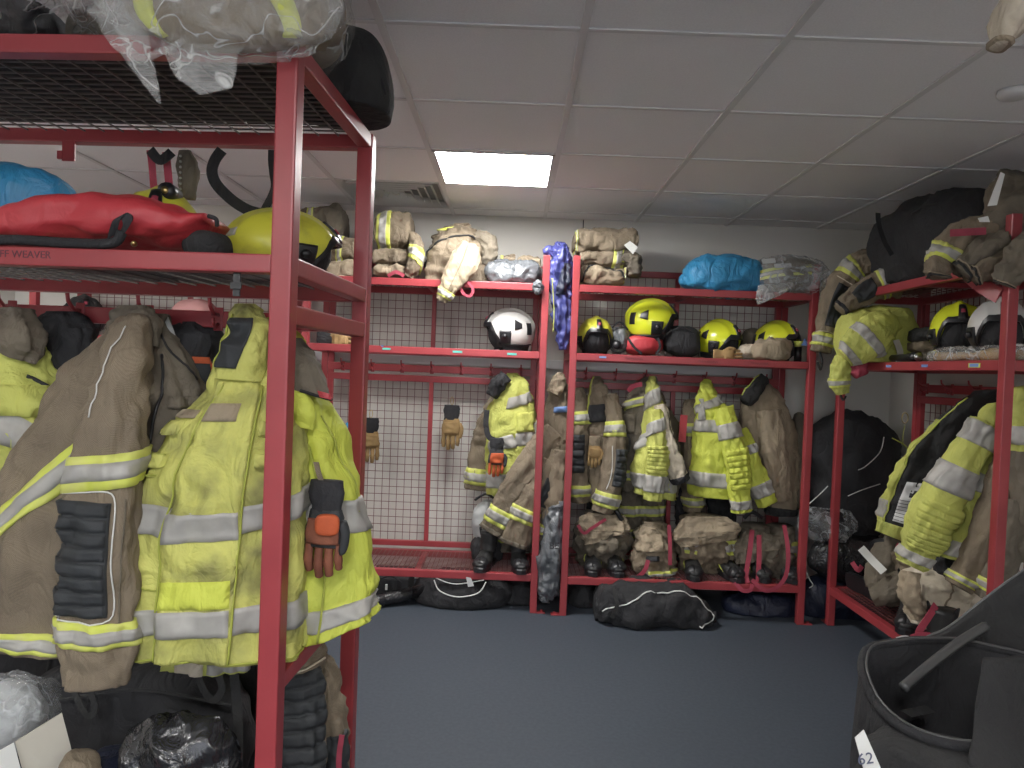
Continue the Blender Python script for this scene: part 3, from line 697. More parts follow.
# --- middle shelf
k = T('red_bag', 'red fabric kit bag with black piped edge lying on the heavy rack shelf', 'bag', 90, 246, 1.68)
s = Soft([(P(-60, 244, 1.69), Vector((0, 0, .022)), YAX*.10), (P(0, 238, 1.69), Vector((0, 0, .032)), YAX*.13), (P(60, 228, 1.69), Vector((0, 0, .055)), YAX*.145), (P(115, 225, 1.69), Vector((0, 0, .062)), YAX*.15), (P(165, 227, 1.69), Vector((0, 0, .055)), YAX*.14), (P(198, 229, 1.69), Vector((0, 0, .036)), YAX*.12), (P(217, 223, 1.69), Vector((0, 0, .010)), YAX*.08)], .009, 6, .004, 8, 3, .75, 74, 60, .6)
def clampz(S, z, f=None):
    old = S.pt
    def pt(t, v, off=0.):
        p = old(t, v, off)
        if p.z < z: p.z = z + .0004*math.sin(v*40)
        return p
    S.pt = pt; return S
clampz(s, ZC2); s.build('body', 'bag_red', k)
cord(k, [(-30, 240, 1.54), (20, 240, 1.535), (70, 243, 1.53), (112, 243, 1.53), (122, 232, 1.53)], .011, 'black_fabric', 'edge_piping')
MB().ribbon(vspline([P(112, 236, 1.54), P(116, 222, 1.525), P(124, 216, 1.53), P(128, 222, 1.53), P(120, 236, 1.54)], 20), Vector((.010, 0, .006)), .006).build('end_loop', 'black_fabric', k)
MB().tube([P(134, 244, 1.56), P(134, 243, 1.535)], [.007, .005], 10).build('press_stud', 'brass', k, True)
cord(k, [(208, 216, 1.60), (216, 219, 1.60), (217, 226, 1.61)], .005, 'black_fabric', 'corner_piping')
k = T('blue_bag', 'blue crinkled fabric bag behind the red bag on the heavy rack', 'bag', 20, 230, 1.97)
V, Fc = blob_mesh(P(4, 213, 1.99), .20, .10, .125, power=.8, amp=.022, freq=6, seed=21, flat=ZC2); mesh('body', V, Fc, 'bag_blue', k)
V, Fc = blob_mesh(P(70, 216, 1.99), .085, .06, .06, power=.8, amp=.02, freq=9, seed=22, flat=ZC2); mesh('gathered_end', V, Fc, 'bag_blue', k)
tag(blob('cloth_cap', 'charcoal', None, 188, 230, 229, 262, 1.68, .06, amp=.008, freq=9, seed=5, flat=ZC2), 'dark grey cloth cap tucked against the end of the red bag', 'cap')
h = helmet('old yellow fire helmet with a lamp mostly hidden behind the red bag', (P(160, 250, 1.98).x, 1.98, ZC2), math.radians(20), 'shell_old', scale=.92)
m = MB(); c0 = P(167, 191, 1.90); m.tube([c0 + Vector((0, .05, 0)), c0, c0 - Vector((0, .012, 0))], [.020, .024, .020], 14); lm = m.build('lamp', 'black_plastic', h, True)
MB().tube([c0 - Vector((0, .011, 0)), c0 - Vector((0, .014, 0))], .010, 12).build('lens', 'brass', lm, True)
helmet('scuffed yellow fire helmet with black rear guard behind the heavy rack post', (P(283, 250, 2.0).x, 2.0, ZC2), math.radians(112), 'shell_old', scale=.98, slots=False, peak=True).scale = (1, 1, .78)
# --- hanging coats
k = T('fire_coat', 'hi-vis yellow fire coat with diagonal silver band hanging beside the brown checked coat', 'coat', 8, 310, 1.78, 'coats hanging on the racks')
s = Soft(sheet([(-14, 314, 26, 314, 1.77, .03), (-40, 345, 48, 350, 1.75, .06), (-60, 385, 62, 390, 1.73, .08), (-70, 440, 60, 445, 1.72, .09), (-75, 520, 55, 520, 1.72, .09), (-75, 600, 50, 600, 1.72, .09)]), .018, 14, .010, 12, 1)
s.build('body', 'hiviz', k); s.band(.50, .055, 'silver', -.8, .95, .14); s.band(.74, .04)
s2 = Soft(sheet([(-12, 308, 26, 308, 1.72, .03), (-10, 330, 36, 332, 1.69, .05), (4, 352, 34, 364, 1.69, .03)]), .010, 25, .006, 20, 3); s2.build('collar', 'khaki', k)
s.line([(.45, .34), (.95, .40)], .005, 'black_fabric', 'collar_edge'); s.patch('chest_pocket', 'hiviz', .38, .50, .2, .8, .009)
k = T('black_jacket', 'black jacket hanging between the yellow and the brown checked coats', 'jacket', 62, 312, 1.84)
s = Soft(sheet([(45, 312, 76, 312, 1.84, .03), (28, 336, 95, 334, 1.82, .05), (26, 372, 93, 376, 1.82, .06), (36, 430, 108, 430, 1.82, .06), (40, 520, 110, 520, 1.82, .06), (40, 610, 110, 610, 1.82, .06)]), .014, 16, .008, 14, 4); s.build('body', 'black_fabric', k)
s.line([(-.6, .1), (-.5, .5), (-.5, .95)], .004, 'charcoal'); Soft(limb([(80, 330, 1.80, 12, .03), (88, 380, 1.79, 13, .035), (95, 450, 1.79, 13, .03)]), .008, 25, .005, 20, 8).build('sleeve', 'black_fabric', k)
k = T('fire_coat', 'brown checked fire coat with black ribbed elbow pad and yellow edged bands', 'coat', 138, 308, 1.72, 'coats hanging on the racks')
s = Soft(sheet([(128, 306, 147, 306, 1.76, .02), (106, 332, 150, 330, 1.72, .05), (78, 358, 150, 360, 1.70, .06), (42, 410, 148, 410, 1.68, .07), (0, 480, 140, 480, 1.67, .08), (-34, 545, 130, 545, 1.66, .09), (-52, 600, 120, 612, 1.66, .09), (-54, 630, 98, 648, 1.66, .09)]), .014, 15, .006, 12, 5, n=60, seg=60); s.build('body', 'tan', k)
s.band(.565, .050, 'triple', -.98, .32, -.34, .004); s.band(.935, .038, 'triple', -1., .9, .012, .004)
t = Soft(limb([(132, 322, 1.66, 17, .03), (124, 365, 1.60, 22, .045), (116, 415, 1.57, 28, .05), (110, 470, 1.56, 33, .055), (102, 540, 1.55, 37, .055), (99, 610, 1.55, 38, .05), (98, 652, 1.55, 36, .045), (97, 682, 1.55, 33, .04)]), .010, 16, .005, 14, 6, n=64, seg=44); t.build('sleeve', 'tan', k)
t.band(.43, .038, 'triple', None, None, -.02); t.band(.775, .042, 'triple', None, None)
pleats(t, .49, .715, 8, -.98, .30)
t.line([(-.80, .482), (-.2, .474), (.34, .478), (.36, .60), (.34, .722), (-.8, .724)], .0018, 'white_piping', 'pad_piping', .004); t.line([(.15, .06), (-.1, .18), (-.25, .30)], .0016, 'white_piping', 'piping', .004)
t.line([(.55, .48), (.55, .6), (.53, .73)], .002, 'khaki')
c2 = Soft(sheet([(122, 306, 150, 306, 1.72, .025), (110, 322, 156, 322, 1.69, .04), (104, 340, 152, 346, 1.68, .035)]), .008, 25, .005, 20, 3); c2.build('collar', 'khaki', k)
k = T('fire_coat', 'dark khaki fire coat with open zip between the brown checked and dirty yellow coats', 'coat', 160, 315, 1.80, 'coats hanging on the racks')
s = Soft(sheet([(150, 314, 166, 314, 1.80, .02), (148, 345, 182, 345, 1.77, .05), (146, 385, 200, 388, 1.75, .07), (143, 430, 195, 430, 1.74, .08), (140, 510, 175, 510, 1.74, .08), (136, 610, 170, 610, 1.74, .08)]), .012, 18, .006, 14, 7); s.build('body', 'khaki', k)
s.line([(.15, .25), (.05, .42), (0, .6), (0, .9)], .004, 'black_plastic', 'zip'); s.line([(.2, .12), (.45, .25), (.95, .36)], .003, 'charcoal', 'seam'); s.patch('pocket_flap', 'khaki', .44, .50, .2, .8, .01); s.line([(-.3, .1), (-.2, .3), (-.3, .5)], .0022, 'white_piping', 'piping', .003)
glove('black and orange work glove hanging behind the dirty yellow coat', P(196, 333, 1.80), .20, ('orange', 'black_fabric', 'black_pad'), .4)
k = T('black_hood', 'black fabric hood hanging between the khaki and the dirty yellow coats', 'hood', 192, 325, 1.84)
s = Soft(sheet([(180, 322, 200, 322, 1.86, .02), (170, 338, 222, 336, 1.86, .05), (172, 365, 222, 365, 1.86, .05), (182, 385, 215, 388, 1.86, .03)]), .010, 22, .006, 16, 2); s.build('body', 'black_fabric', k); strap(k, [(166, 318, 1.80), (171, 330, 1.79), (176, 345, 1.79), (181, 355, 1.79)], .006, 'paper_grey', 'drawstring')
# the big dirty yellow coat behind the near post
k = T('fire_coat', 'large dirty hi-vis yellow fire coat hanging open behind the heavy red post', 'coat', 245, 306, 1.72, 'coats hanging on the racks')
s = Soft(sheet([(237, 306, 253, 306, 1.77, .02), (223, 345, 268, 345, 1.72, .05), (207, 385, 290, 385, 1.69, .07), (177, 420, 300, 420, 1.67, .09), (153, 465, 306, 462, 1.66, .10), (138, 508, 308, 502, 1.65, .10), (135, 560, 308, 552, 1.65, .10), (134, 610, 306, 604, 1.65, .10), (135, 648, 302, 650, 1.65, .10)]), .012, 13, .007, 10, 8, n=72, seg=64); s.build('body', 'hiviz_dirty', k)
s.patch('reflective_band', 'reflective', .625, .692, -1.3, 0, .004, slant=.05); s.patch('reflective_band', 'reflective', .625, .692, 0, 1.3, .004, slant=-.05)
s.band(.878, .032, 'silver', -1.3, 1.3)
pk = s.patch('placket', 'hiviz_dirty', .24, .985, -.22, .22, .008, skew=-.12)
s.patch('band_overlap', 'reflective', .625, .692, -.24, .20, .012, pk, skew=.0); s.patch('band_overlap', 'reflective', .846, .91, -.28, .16, .012, pk); s.patch('patch_panel', 'hiviz_clean', .78, .84, -.26, .16, .011, pk)
for a in (-.25, .22): s.line([(a+.10, .25), (a+.03, .5), (a-.02, .75), (a-.05, .98)], .0025, 'seam', 'stitching', .010, pk)
s.patch('velcro_patch', 'tan_light', .31, .37, -.16, .10, .012, pk)
s.patch('radio_tab', 'hiviz_dirty', .37, .41, -.72, -.42, .012); s.patch('radio_tab', 'hiviz_dirty', .46, .495, -.80, -.44, .012); s.patch('shoulder_strip', 'tan_light', .335, .362, -.85, -.32, .005)
s.patch('radio_tab', 'hiviz_dirty', .37, .41, .32, .6, .012); s.patch('radio_tab', 'hiviz_dirty', .46, .50, .30, .62, .012)
for v in (.43, .485): s.line([(-.80, v+.03), (-.60, v+.032), (-.42, v+.03)], .0022, 'seam', 'stitching', .013)
s.line([(-.9, .80), (-.5, .79), (-.3, .80)], .002, 'seam', 'stitching', .003); s.line([(-1.2, .985), (-.5, .987), (.3, .985), (1, .985)], .0025, 'seam', 'hem_stitching', .004)
c2 = Soft(sheet([(236, 304, 256, 304, 1.72, .02), (226, 325, 270, 325, 1.66, .035), (220, 350, 268, 352, 1.64, .03), (214, 378, 262, 382, 1.63, .015)]), .008, 22, .005, 18, 4); c2.build('collar', 'hiviz_dirty', k); c2.patch('collar_lining', 'black_pad', .25, .85, -.45, .15, .004, skew=-.3)
c2.line([(-.5, .2), (-.75, .8)], .003, 'seam')
r2 = Soft(sheet([(256, 318, 276, 318, 1.80, .02), (262, 350, 306, 350, 1.78, .05), (268, 385, 325, 395, 1.77, .07), (272, 430, 344, 436, 1.76, .08), (275, 499, 362, 499, 1.75, .085), (277, 566, 370, 561, 1.75, .085), (278, 610, 374, 592, 1.75, .085), (279, 648, 378, 612, 1.75, .085)]), .013, 15, .006, 11, 9, n=64, seg=54); r2.build('side_panel', 'hiviz_clean', k)
r2.band(.60, .034, 'silver', -1.2, 1.2); r2.band(.895, .040, 'silver', -1.2, 1.2); r2.patch('shoulder_band', 'reflective', .30, .58, -.72, -.40, .005)
r2.line([(.05, .32), (.12, .5), (.1, .7), (.0, .98)], .003, 'seam', 'front_edge', .006); r2.line([(.5, .36), (.75, .5), (.85, .6)], .002, 'seam', 'seam', .004)
v2 = Soft(sheet([(288, 338, 302, 338, 1.74, .015), (290, 362, 318, 366, 1.69, .03), (292, 388, 331, 400, 1.68, .03)]), .006, 25, .004, 20, 5); v2.build('storm_collar', 'khaki', k); v2.line([(-.2, .95), (.3, .96), (.9, .97)], .004, 'black_fabric', 'collar_edge'); v2.patch('red_tab', 'bag_red', .86, .97, .35, .8, .004)
lp = Soft(sheet([(288, 384, 300, 384, 1.67, .012), (289, 402, 316, 408, 1.66, .018), (290, 424, 312, 430, 1.66, .012)]), .005, 30, .003, 20, 6); lp.build('lapel', 'hiviz_clean', k)
g = glove('dark work glove with orange knuckle panel clipped to the dirty yellow coat', P(327, 480, 1.63), .225, ('black_pad', 'black_fabric', 'glove_brown'), -.15)
MB().ribbon(vspline([P(316, 462, 1.63), P(319, 474, 1.625), P(324, 488, 1.63)], 8), Vector((.006, 0, 0)), .004).build('lanyard', 'tan', g)
V, Fc = blob_mesh(P(327, 525, 1.603), .028, .010, .024, power=.6, amp=.001, nu=20, nv=14); mesh('orange_panel', V, Fc, 'orange', g)
# --- under the coats
k = T('fire_coat', 'pale yellow coat hem showing below the dirty yellow coat', 'coat', 205, 600, 1.78, 'coats hanging on the racks')
s = Soft(sheet([(170, 560, 250, 560, 1.80, .05), (166, 620, 252, 620, 1.80, .06), (166, 664, 250, 668, 1.80, .06)]), .012, 20, .006, 14, 12); s.build('body', 'hiviz', k); s.band(.9, .06, 'silver', .1, 1); s.patch('cream_tag', 'cream', .82, .99, -.35, .05, .006)
for xa, xb, lab in ((-30, 128, 'below the brown checked coat'), (128, 268, 'below the pale yellow coat hem')):
    k = T('hanging_trousers', 'black trousers hanging ' + lab, 'trousers', (xa+xb)/2, 560, 2.02, 'black trousers hanging behind the coats')
    s = Soft(sheet([(xa+20, 540, xb-20, 540, 2.03, .03), (xa, 600, xb, 600, 2.03, .045), (xa, 680, xb, 680, 2.03, .045), (xa+5, 770, xb-5, 770, 2.03, .04)]), .016, 14, .008, 14, xa+60); s.build('legs', 'black_fabric', k); s.line([(0, .1), (.05, .6), (0, .98)], .004, 'charcoal')
k = T('holdall', 'large soft black holdall with shoulder straps under the hanging coats', 'bag', 140, 800, 1.92)
V, Fc = blob_mesh(P(140, 735, 1.93), .30, .12, .20, power=.75, amp=.022, freq=7, seed=31, flat=ZC0); mesh('body', V, Fc, 'black_fabric', k)
strap(k, [(70, 680, 1.80), (78, 700, 1.78), (88, 716, 1.78), (95, 708, 1.78), (90, 690, 1.79)], .008, 'charcoal'); strap(k, [(195, 668, 1.79), (204, 690, 1.78), (214, 700, 1.78), (222, 688, 1.78), (216, 668, 1.79)], .009, 'charcoal')
strap(k, [(234, 672, 1.79), (238, 720, 1.78), (238, 780, 1.78)], .012, 'charcoal'); cord(k, [(60, 700, 1.8), (140, 690, 1.785), (230, 705, 1.79)], .004, 'charcoal', 'zip')
k = T('polythene_bag', 'clear polythene bag with grey cloth slumped under the yellow coat', 'bag', 15, 770, 1.70)
V, Fc = blob_mesh(P(8, 716, 1.80), .085, .07, .075, amp=.015, freq=9, seed=33); mesh('cloth', V, Fc, 'paper_grey', k); film('bag', k, P(8, 716, 1.80), .098, .08, .086, 34, 'polythene_grey', .014, 11)
k = T('cardboard_sheet', 'bent cream cardboard sheets propped among the bags on the bottom shelf', 'cardboard', 45, 780, 1.62)
def slab(parent, name, quad, m, th=.004):
    a = [P(*q) for q in quad]; n = (a[1]-a[0]).cross(a[2]-a[0]).normalized()*th; V = a + [p + n for p in a]; K = len(a)
    return mesh(name, V, [tuple(range(K)), tuple(range(K, 2*K))[::-1]] + [(i, (i+1) % K, K+(i+1) % K, K+i) for i in range(K)], m, parent, False)
slab(k, 'panel', [(15, 742, 1.62), (62, 713, 1.68), (82, 790, 1.70), (30, 800, 1.64)], 'cardboard'); slab(k, 'panel', [(-20, 762, 1.56), (14, 743, 1.61), (29, 800, 1.63), (-20, 810, 1.57)], 'paper')
tag(mesh('bin_liner', *blob_mesh(P(175, 770, 1.66), .13, .07, .125, power=.9, amp=.026, freq=11, seed=36, bf=.004, nu=60, nv=40, flat=ZC0), 'bag_black'), 'glossy crumpled black bin liner under the dirty yellow coat', 'bag')
tag(mesh('tan_cloth', *blob_mesh(P(80, 775, 1.60), .045, .04, .05, amp=.01, freq=14, seed=37), 'tan'), 'scrap of tan cloth beside the cream cardboard', 'cloth')
tag(mesh('dark_sack', *blob_mesh(P(120, 800, 1.70), .16, .10, .10, amp=.02, freq=9, seed=38, flat=ZC0), 'bag_darkblue'), 'dark blue sack lying in front of the soft black holdall', 'bag')
k = T('fire_trousers', 'fire trousers with long black ribbed knee pad standing behind the heavy post', 'trousers', 300, 815, 1.86)
t = Soft(limb([(290, 628, 1.84, 30, .05), (296, 660, 1.83, 27, .06), (299, 700, 1.82, 27, .065), (299, 750, 1.82, 26, .065), (297, 812, 1.84, 24, .06)]), .008, 20, .004, 16, 13, n=50); t.build('leg', 'tan', k); pleats(t, .30, .97, 9, -1.0, .85); t.line([(-.9, .29), (.2, .28), (.95, .26)], .003, 'cream', 'piping', .006)
t = Soft(limb([(318, 660, 1.93, 12, .04), (328, 700, 1.93, 13, .05), (334, 745, 1.93, 13, .05), (334, 805, 1.94, 13, .05)]), .010, 24, .005, 18, 14); t.build('leg', 'tan', k); t.patch('knee_pad', 'black_pad', .55, .80, -.5, .9, .006); t.line([(-.8, .2), (-.6, .6), (-.7, .9)], .003, 'cream', 'piping', .004)
strap(k, [(342, 735, 1.87), (339, 760, 1.87), (340, 800, 1.87)], .007)

# ================================================================ rack with the single white helmet
ZT, ZM, ZB = 1.9165, 1.5235, .2275
def pile(label, layers, group, at, cat='clothing'):
    """folded garments lying on each other: every layer (xl, yt, xr, yb, Y, depth, material, seed)"""
    k = T('folded_garment', label, cat, *at, group)
    out = []
    for xl, yt, xr, yb, Y, d, m_, sd in layers:
        a, c = P(xl, (yt+yb)/2, Y), P(xr, (yt+yb)/2, Y); hgt = (yb-yt)/2*Y/F; mid = (a+c)/2
        rows = []
        for q, w in ((-.96, .55), (-.8, .95), (-.3, 1.), (.3, 1.02), (.8, .96), (.96, .6)): rows.append((mid + (c-a)/2*q, Vector((0, 0, hgt*w)), YAX*d*(.8 + .2*w)))
        s = Soft(rows, .010, 18, .009, 13, sd, .70, 44, 50, .4); out.append(clampz(s, max(ZT if mid.z > 1.8 else -9, -9))); s.build('fold', m_, k)
    return k, out
FG = 'folded fire kit on the top shelves'
k, o = pile('olive fire coat bundled on the shelf end beside the folded striped trousers', [(300, 240, 350, 284, 4.36, .15, 'khaki', 1), (303, 208, 346, 246, 4.36, .13, 'khaki', 2)], FG, (325, 284, 4.36))
o[1].band(.35, .05, 'triple', -1, 1)
k, o = pile('loose tan cloth folds between the olive bundle and the striped trousers', [(330, 262, 362, 284, 4.25, .10, 'tan_light', 3), (326, 240, 358, 264, 4.26, .09, 'tan', 4)], FG, (345, 284, 4.25))
o[0].line([(-.8, .2), (-.2, .5), (-.7, .9)], .004, 'cream', 'cuff_edge'); o[1].band(.5, .06, 'triple')
k, o = pile('neatly folded tan trousers with upright yellow and silver stripe', [(376, 266, 411, 279, 4.30, .14, 'tan_light', 5), (375, 250, 412, 267, 4.30, .14, 'tan', 6), (377, 215, 413, 251, 4.30, .14, 'tan', 7)], FG, (393, 279, 4.30))
o[2].band(.34, .14, 'triple'); strap(k, [(388, 276, 4.14), (396, 272, 4.13), (404, 276, 4.14)], .010)
s = Soft(limb([(412, 236, 4.24, 6, .06), (417, 250, 4.22, 7, .08), (413, 268, 4.20, 7, .08), (408, 277, 4.20, 5, .06)]), .006, 25, .005, 20, 8); s.build('trouser_leg', 'tan', k); s.band(.45, .12, 'triple', slant=.1)
k = T('crumpled_coat', 'crumpled tan coat with dark collar and a sleeve hanging over the rail', 'coat', 458, 285, 4.3)
s = clampz(Soft(sheet([(452, 224, 468, 225, 4.36, .04), (435, 238, 480, 238, 4.34, .12), (427, 258, 488, 256, 4.32, .15), (425, 284, 490, 284, 4.32, .15)]), .022, 18, .012, 16, 9, .8, 40, 48), ZT); s.build('body', 'tan', k)
s.line([(-.9, .8), (-.4, .52), (.2, .36), (.9, .55)], .006, 'charcoal', 'collar_edge', .004); s.patch('yellow_trim', 'hiviz_trim', .10, .16, -.9, -.2, .004, slant=-.1)
t = Soft(limb([(478, 236, 4.28, 7, .05), (488, 242, 4.25, 9, .05), (490, 254, 4.24, 8, .05), (485, 264, 4.25, 6, .04)]), .006, 25, .005, 20, 10); t.build('cuff_end', 'khaki', k)
t = Soft(limb([(470, 248, 4.16, 11, .04), (464, 262, 4.09, 15, .04), (454, 278, 4.075, 12, .035), (447, 291, 4.07, 8, .03), (441, 301, 4.07, 6, .025)]), .006, 22, .004, 18, 11); t.build('sleeve', 'tan_light', k); t.band(.82, .07, 'triple')
t.line([(-.1, .05), (.0, .4), (.1, .75)], .003, 'tan', 'seam')
strap(k, [(459, 282, 4.10), (463, 293, 4.085), (470, 296, 4.085), (473, 289, 4.085), (467, 282, 4.085), (460, 286, 4.09)], .008)
k, o = pile('small tan garment with yellow stripe lying behind the grey plastic sack', [(476, 264, 520, 284, 4.40, .10, 'khaki', 12), (480, 256, 516, 268, 4.40, .09, 'tan', 13), (516, 257, 541, 282, 4.42, .09, 'tan_light', 14)], FG, (505, 284, 4.4))
o[1].band(.5, .10, 'triple')
k = T('plastic_sack', 'shiny dark grey plastic sack on the top shelf beside the blue hanging bag', 'bag', 515, 288, 4.24)
V, Fc = blob_mesh(P(514, 275, 4.25), .155, .12, .085, power=.85, amp=.022, freq=12, seed=15, bf=.005, nu=60, nv=40, flat=ZT); mesh('body', V, Fc, 'bag_grey', k)
V, Fc = blob_mesh(P(538, 287, 4.08), .028, .022, .034, power=1, amp=.012, freq=30, seed=16); mesh('knot', V, Fc, 'bag_grey', k)
helmet('white fire helmet alone on the shelf with cyan stickers', (P(510, 340, 4.33).x, 4.33, ZM), math.radians(-80), 'shell_white', scale=1.0)
glove('tan leather glove lying on the shelf near the cyan stickers', (P(316, 338, 4.16).x, 4.19, ZM + .026), .27, ('glove_tan', 'black_fabric', 'glove_tan'), 0, (0, -PI/2))
glove('tan leather glove with black cuff clipped to the wire mesh', P(452, 405, 4.535), .285, ('glove_tan', 'black_fabric', 'glove_tan'), 0, clip=True)
glove('tan leather glove hanging on the mesh beside the blue rag', P(371, 418, 4.535), .285, ('glove_tan', 'black_fabric', 'glove_tan'), .3, clip=True, mirror=-1)
tag(mesh('blue_rag', *blob_mesh(P(349, 430, 4.53), .028, .015, .05, amp=.008, freq=25, seed=4), 'bag_blue'), 'small blue rag hanging on the wire mesh', 'rag')
# hanging coats here
k = T('fire_coat', 'tan fire coat with striped cuffs behind the lone short yellow coat', 'coat', 505, 378, 4.45, 'coats hanging on the racks')
s = Soft(sheet([(500, 378, 516, 378, 4.47, .02), (482, 412, 510, 412, 4.45, .05), (470, 445, 508, 448, 4.44, .06), (464, 488, 505, 492, 4.44, .06)]), .012, 22, .006, 16, 15); s.build('body', 'tan', k); s.band(.88, .06, 'triple')
k = T('fire_coat', 'short hi-vis yellow coat with black collar hanging alone on the mesh rack', 'coat', 512, 373, 4.38, 'coats hanging on the racks')
s = Soft(sheet([(508, 373, 518, 373, 4.42, .02), (499, 390, 528, 388, 4.36, .06), (487, 412, 535, 408, 4.34, .08), (485, 440, 538, 440, 4.33, .09), (486, 468, 538, 468, 4.33, .09), (487, 494, 538, 492, 4.33, .09)]), .014, 20, .007, 16, 16, n=50); s.build('body', 'hiviz', k)
s.band(.33, .05, 'silver', -.1, .9, -.05); s.band(.60, .045, 'silver', -.6, 1, -.08); s.band(.88, .05, 'silver'); s.patch('chest_pocket', 'hiviz', .42, .54, .1, .6, .012)
s2 = Soft(limb([(506, 376, 4.32, 7, .03), (498, 385, 4.30, 8, .04), (491, 396, 4.29, 6, .04)]), .006, 25, .005, 20, 17); s2.build('collar', 'black_fabric', k)
g = glove('black and orange glove hanging on the short yellow coat', P(497, 438, 4.20), .23, ('black_pad', 'black_fabric', 'orange'), .2)
strap(g, [(487, 410, 4.22), (486, 425, 4.21), (489, 437, 4.20), (497, 441, 4.20)], .016, 'black_fabric', 'lanyard')
# tan coat hung between the two racks, its sleeves falling to the left
k = T('fire_coat', 'tan fire coat squeezed between two racks with long sleeves trailing sideways', 'coat', 557, 380, 4.28, 'coats hanging on the racks')
s = Soft(sheet([(553, 380, 566, 378, 4.32, .03), (546, 402, 571, 400, 4.30, .06), (543, 440, 572, 440, 4.30, .08), (540, 490, 568, 490, 4.30, .08), (540, 530, 564, 530, 4.30, .06)]), .012, 20, .006, 16, 18); s.build('body', 'tan', k)
s2 = Soft(limb([(560, 374, 4.26, 4, .03), (558, 384, 4.24, 8, .04), (553, 394, 4.23, 6, .04)]), .004, 25, .004, 20, 18); s2.build('collar', 'tan_light', k); s.patch('blue_lining', 'label_blue', .29, .33, -.2, .5, .008)
for q, rows in enumerate(([(556, 432, 4.26, 13, .05), (538, 452, 4.24, 14, .05), (518, 482, 4.22, 14, .05), (502, 512, 4.21, 14, .05), (491, 532, 4.21, 12, .045)],
                          [(550, 460, 4.22, 12, .05), (538, 488, 4.20, 14, .05), (524, 515, 4.19, 15, .05), (514, 545, 4.19, 14, .045)],
                          [(560, 450, 4.20, 9, .04), (555, 490, 4.19, 10, .04), (549, 520, 4.19, 9, .04), (545, 540, 4.19, 8, .035)])):
    t = Soft(limb(rows), .008, 22, .005, 16, 19+q, n=40); t.build('sleeve', 'tan', k); t.band(.80 if q != 1 else .66, .075, 'triple')
    if q == 1: t.patch('elbow_pad', 'black_pad', .2, .5, .1, 1.0, .005)
    t.patch('cuff', 'khaki', .93, .995, None, None, .003)
k = T('grip_bag', 'cream and black kit bag under the short yellow coat', 'bag', 485, 560, 4.4)
V, Fc = blob_mesh(P(486, 522, 4.42), .065, .07, .13, amp=.015, freq=14, seed=18); mesh('upper', V, Fc, 'paper_grey', k)
V, Fc = blob_mesh(P(487, 550, 4.40), .10, .09, .085, amp=.015, freq=10, seed=19, flat=ZB); mesh('lower', V, Fc, 'black_fabric', k); cord(k, [(475, 500, 4.36), (486, 494, 4.34), (497, 501, 4.36)], .008, 'black_fabric', 'handle')
for x, Y, r in ((489, 4.30, -.25), (518, 4.30, .1)): boot('black fire boot on the mesh shelf below the short yellow coat', (P(x, 550, Y).x, Y, ZB), r, 'boots below the short yellow coat', .22, .92, False)
k = T('dark_trousers', 'dark khaki trouser legs bunched over the boots below the short yellow coat', 'trousers', 515, 560, 4.42)
for x0, sd in ((505, 1), (527, 2)):
    t = Soft(limb([(x0+4, 480, 4.44, 12, .05), (x0, 515, 4.44, 13, .06), (x0-2, 550, 4.43, 13, .07)]), .010, 22, .006, 16, sd); t.build('leg', 'khaki', k); t.band(.75, .08, 'triple')
# bags hanging between the racks
k = T('blue_bag', 'navy blue crinkled waterproof hanging between two red posts', 'bag', 562, 241, 4.12)
s = Soft(sheet([(556, 241, 566, 243, 4.17, .015), (551, 252, 571, 254, 4.15, .04), (549, 276, 572, 276, 4.15, .05), (551, 302, 572, 302, 4.15, .045), (554, 328, 571, 328, 4.15, .035), (559, 350, 566, 350, 4.15, .012)]), .016, 26, .010, 22, 20, n=50); s.build('body', 'bag_navy', k)
t = Soft(limb([(558, 252, 4.17, 6, .03), (548, 251, 4.16, 5, .03), (543, 252, 4.16, 3, .02)]), .004, 25, .004, 20, 21); t.build('loop_end', 'bag_navy', k); s.patch('dark_panel', 'bag_darkblue', .30, .55, -.1, .5, .004, skew=-.5)
cord(k, [(552, 278, 4.09), (554, 310, 4.09), (553, 332, 4.09)], .003, 'seam', 'draw_cord')
k = T('bin_liner', 'long dark grey plastic sack standing between two red posts', 'bag', 547, 602, 4.2)
s = Soft(limb([(559, 500, 4.18, 5, .03), (555, 522, 4.17, 10, .07), (550, 555, 4.16, 12, .09), (547, 585, 4.15, 11, .08), (545, 600, 4.15, 6, .05)]), .012, 26, .010, 22, 22, n=50); s.build('body', 'bag_grey', k)
text(k, 'BE', P(554, 549, 4.045) - P(547, 602, 4.2), (PI/2, .0, 0), .055, 'ink')
# under the shelf, on the floor
k = T('hard_case', 'black hard case with white tag on the floor under the mesh shelf', 'case', 395, 600, 4.25)
a = P(368, 577, 4.22); c = P(408, 600, 4.22); MB().box((a.x, 4.20, c.z), (c.x, 4.5, a.z), .012).build('body', 'black_fabric', k)
MB().box((lerp(a.x, c.x, .45), 4.19, lerp(a.z, c.z, .5)), (lerp(a.x, c.x, .5), 4.20, lerp(a.z, c.z, .25))).build('tag', 'paper', k); cord(k, [(375, 582, 4.19), (390, 576, 4.17), (402, 583, 4.19)], .005, 'black_fabric', 'handle')
k = T('rolled_mat', 'grey black rolled mat lying beside the black hard case', 'mat', 388, 606, 4.12)
MB().tube([P(372, 607, 4.10) + Vector((0, 0, .03)), P(424, 590, 4.22) + Vector((0, 0, .0))], .036, 16).build('roll', 'bag_black', k, True); MB().tube([P(371, 607.5, 4.10) + Vector((0, 0, .03)), P(373, 606.5, 4.10) + Vector((0, 0, .03))], .028, 16).build('end_ring', 'charcoal', k, True)
k = T('holdall', 'black holdall with oval white piping on the floor under the mesh shelf', 'bag', 465, 607, 4.3)
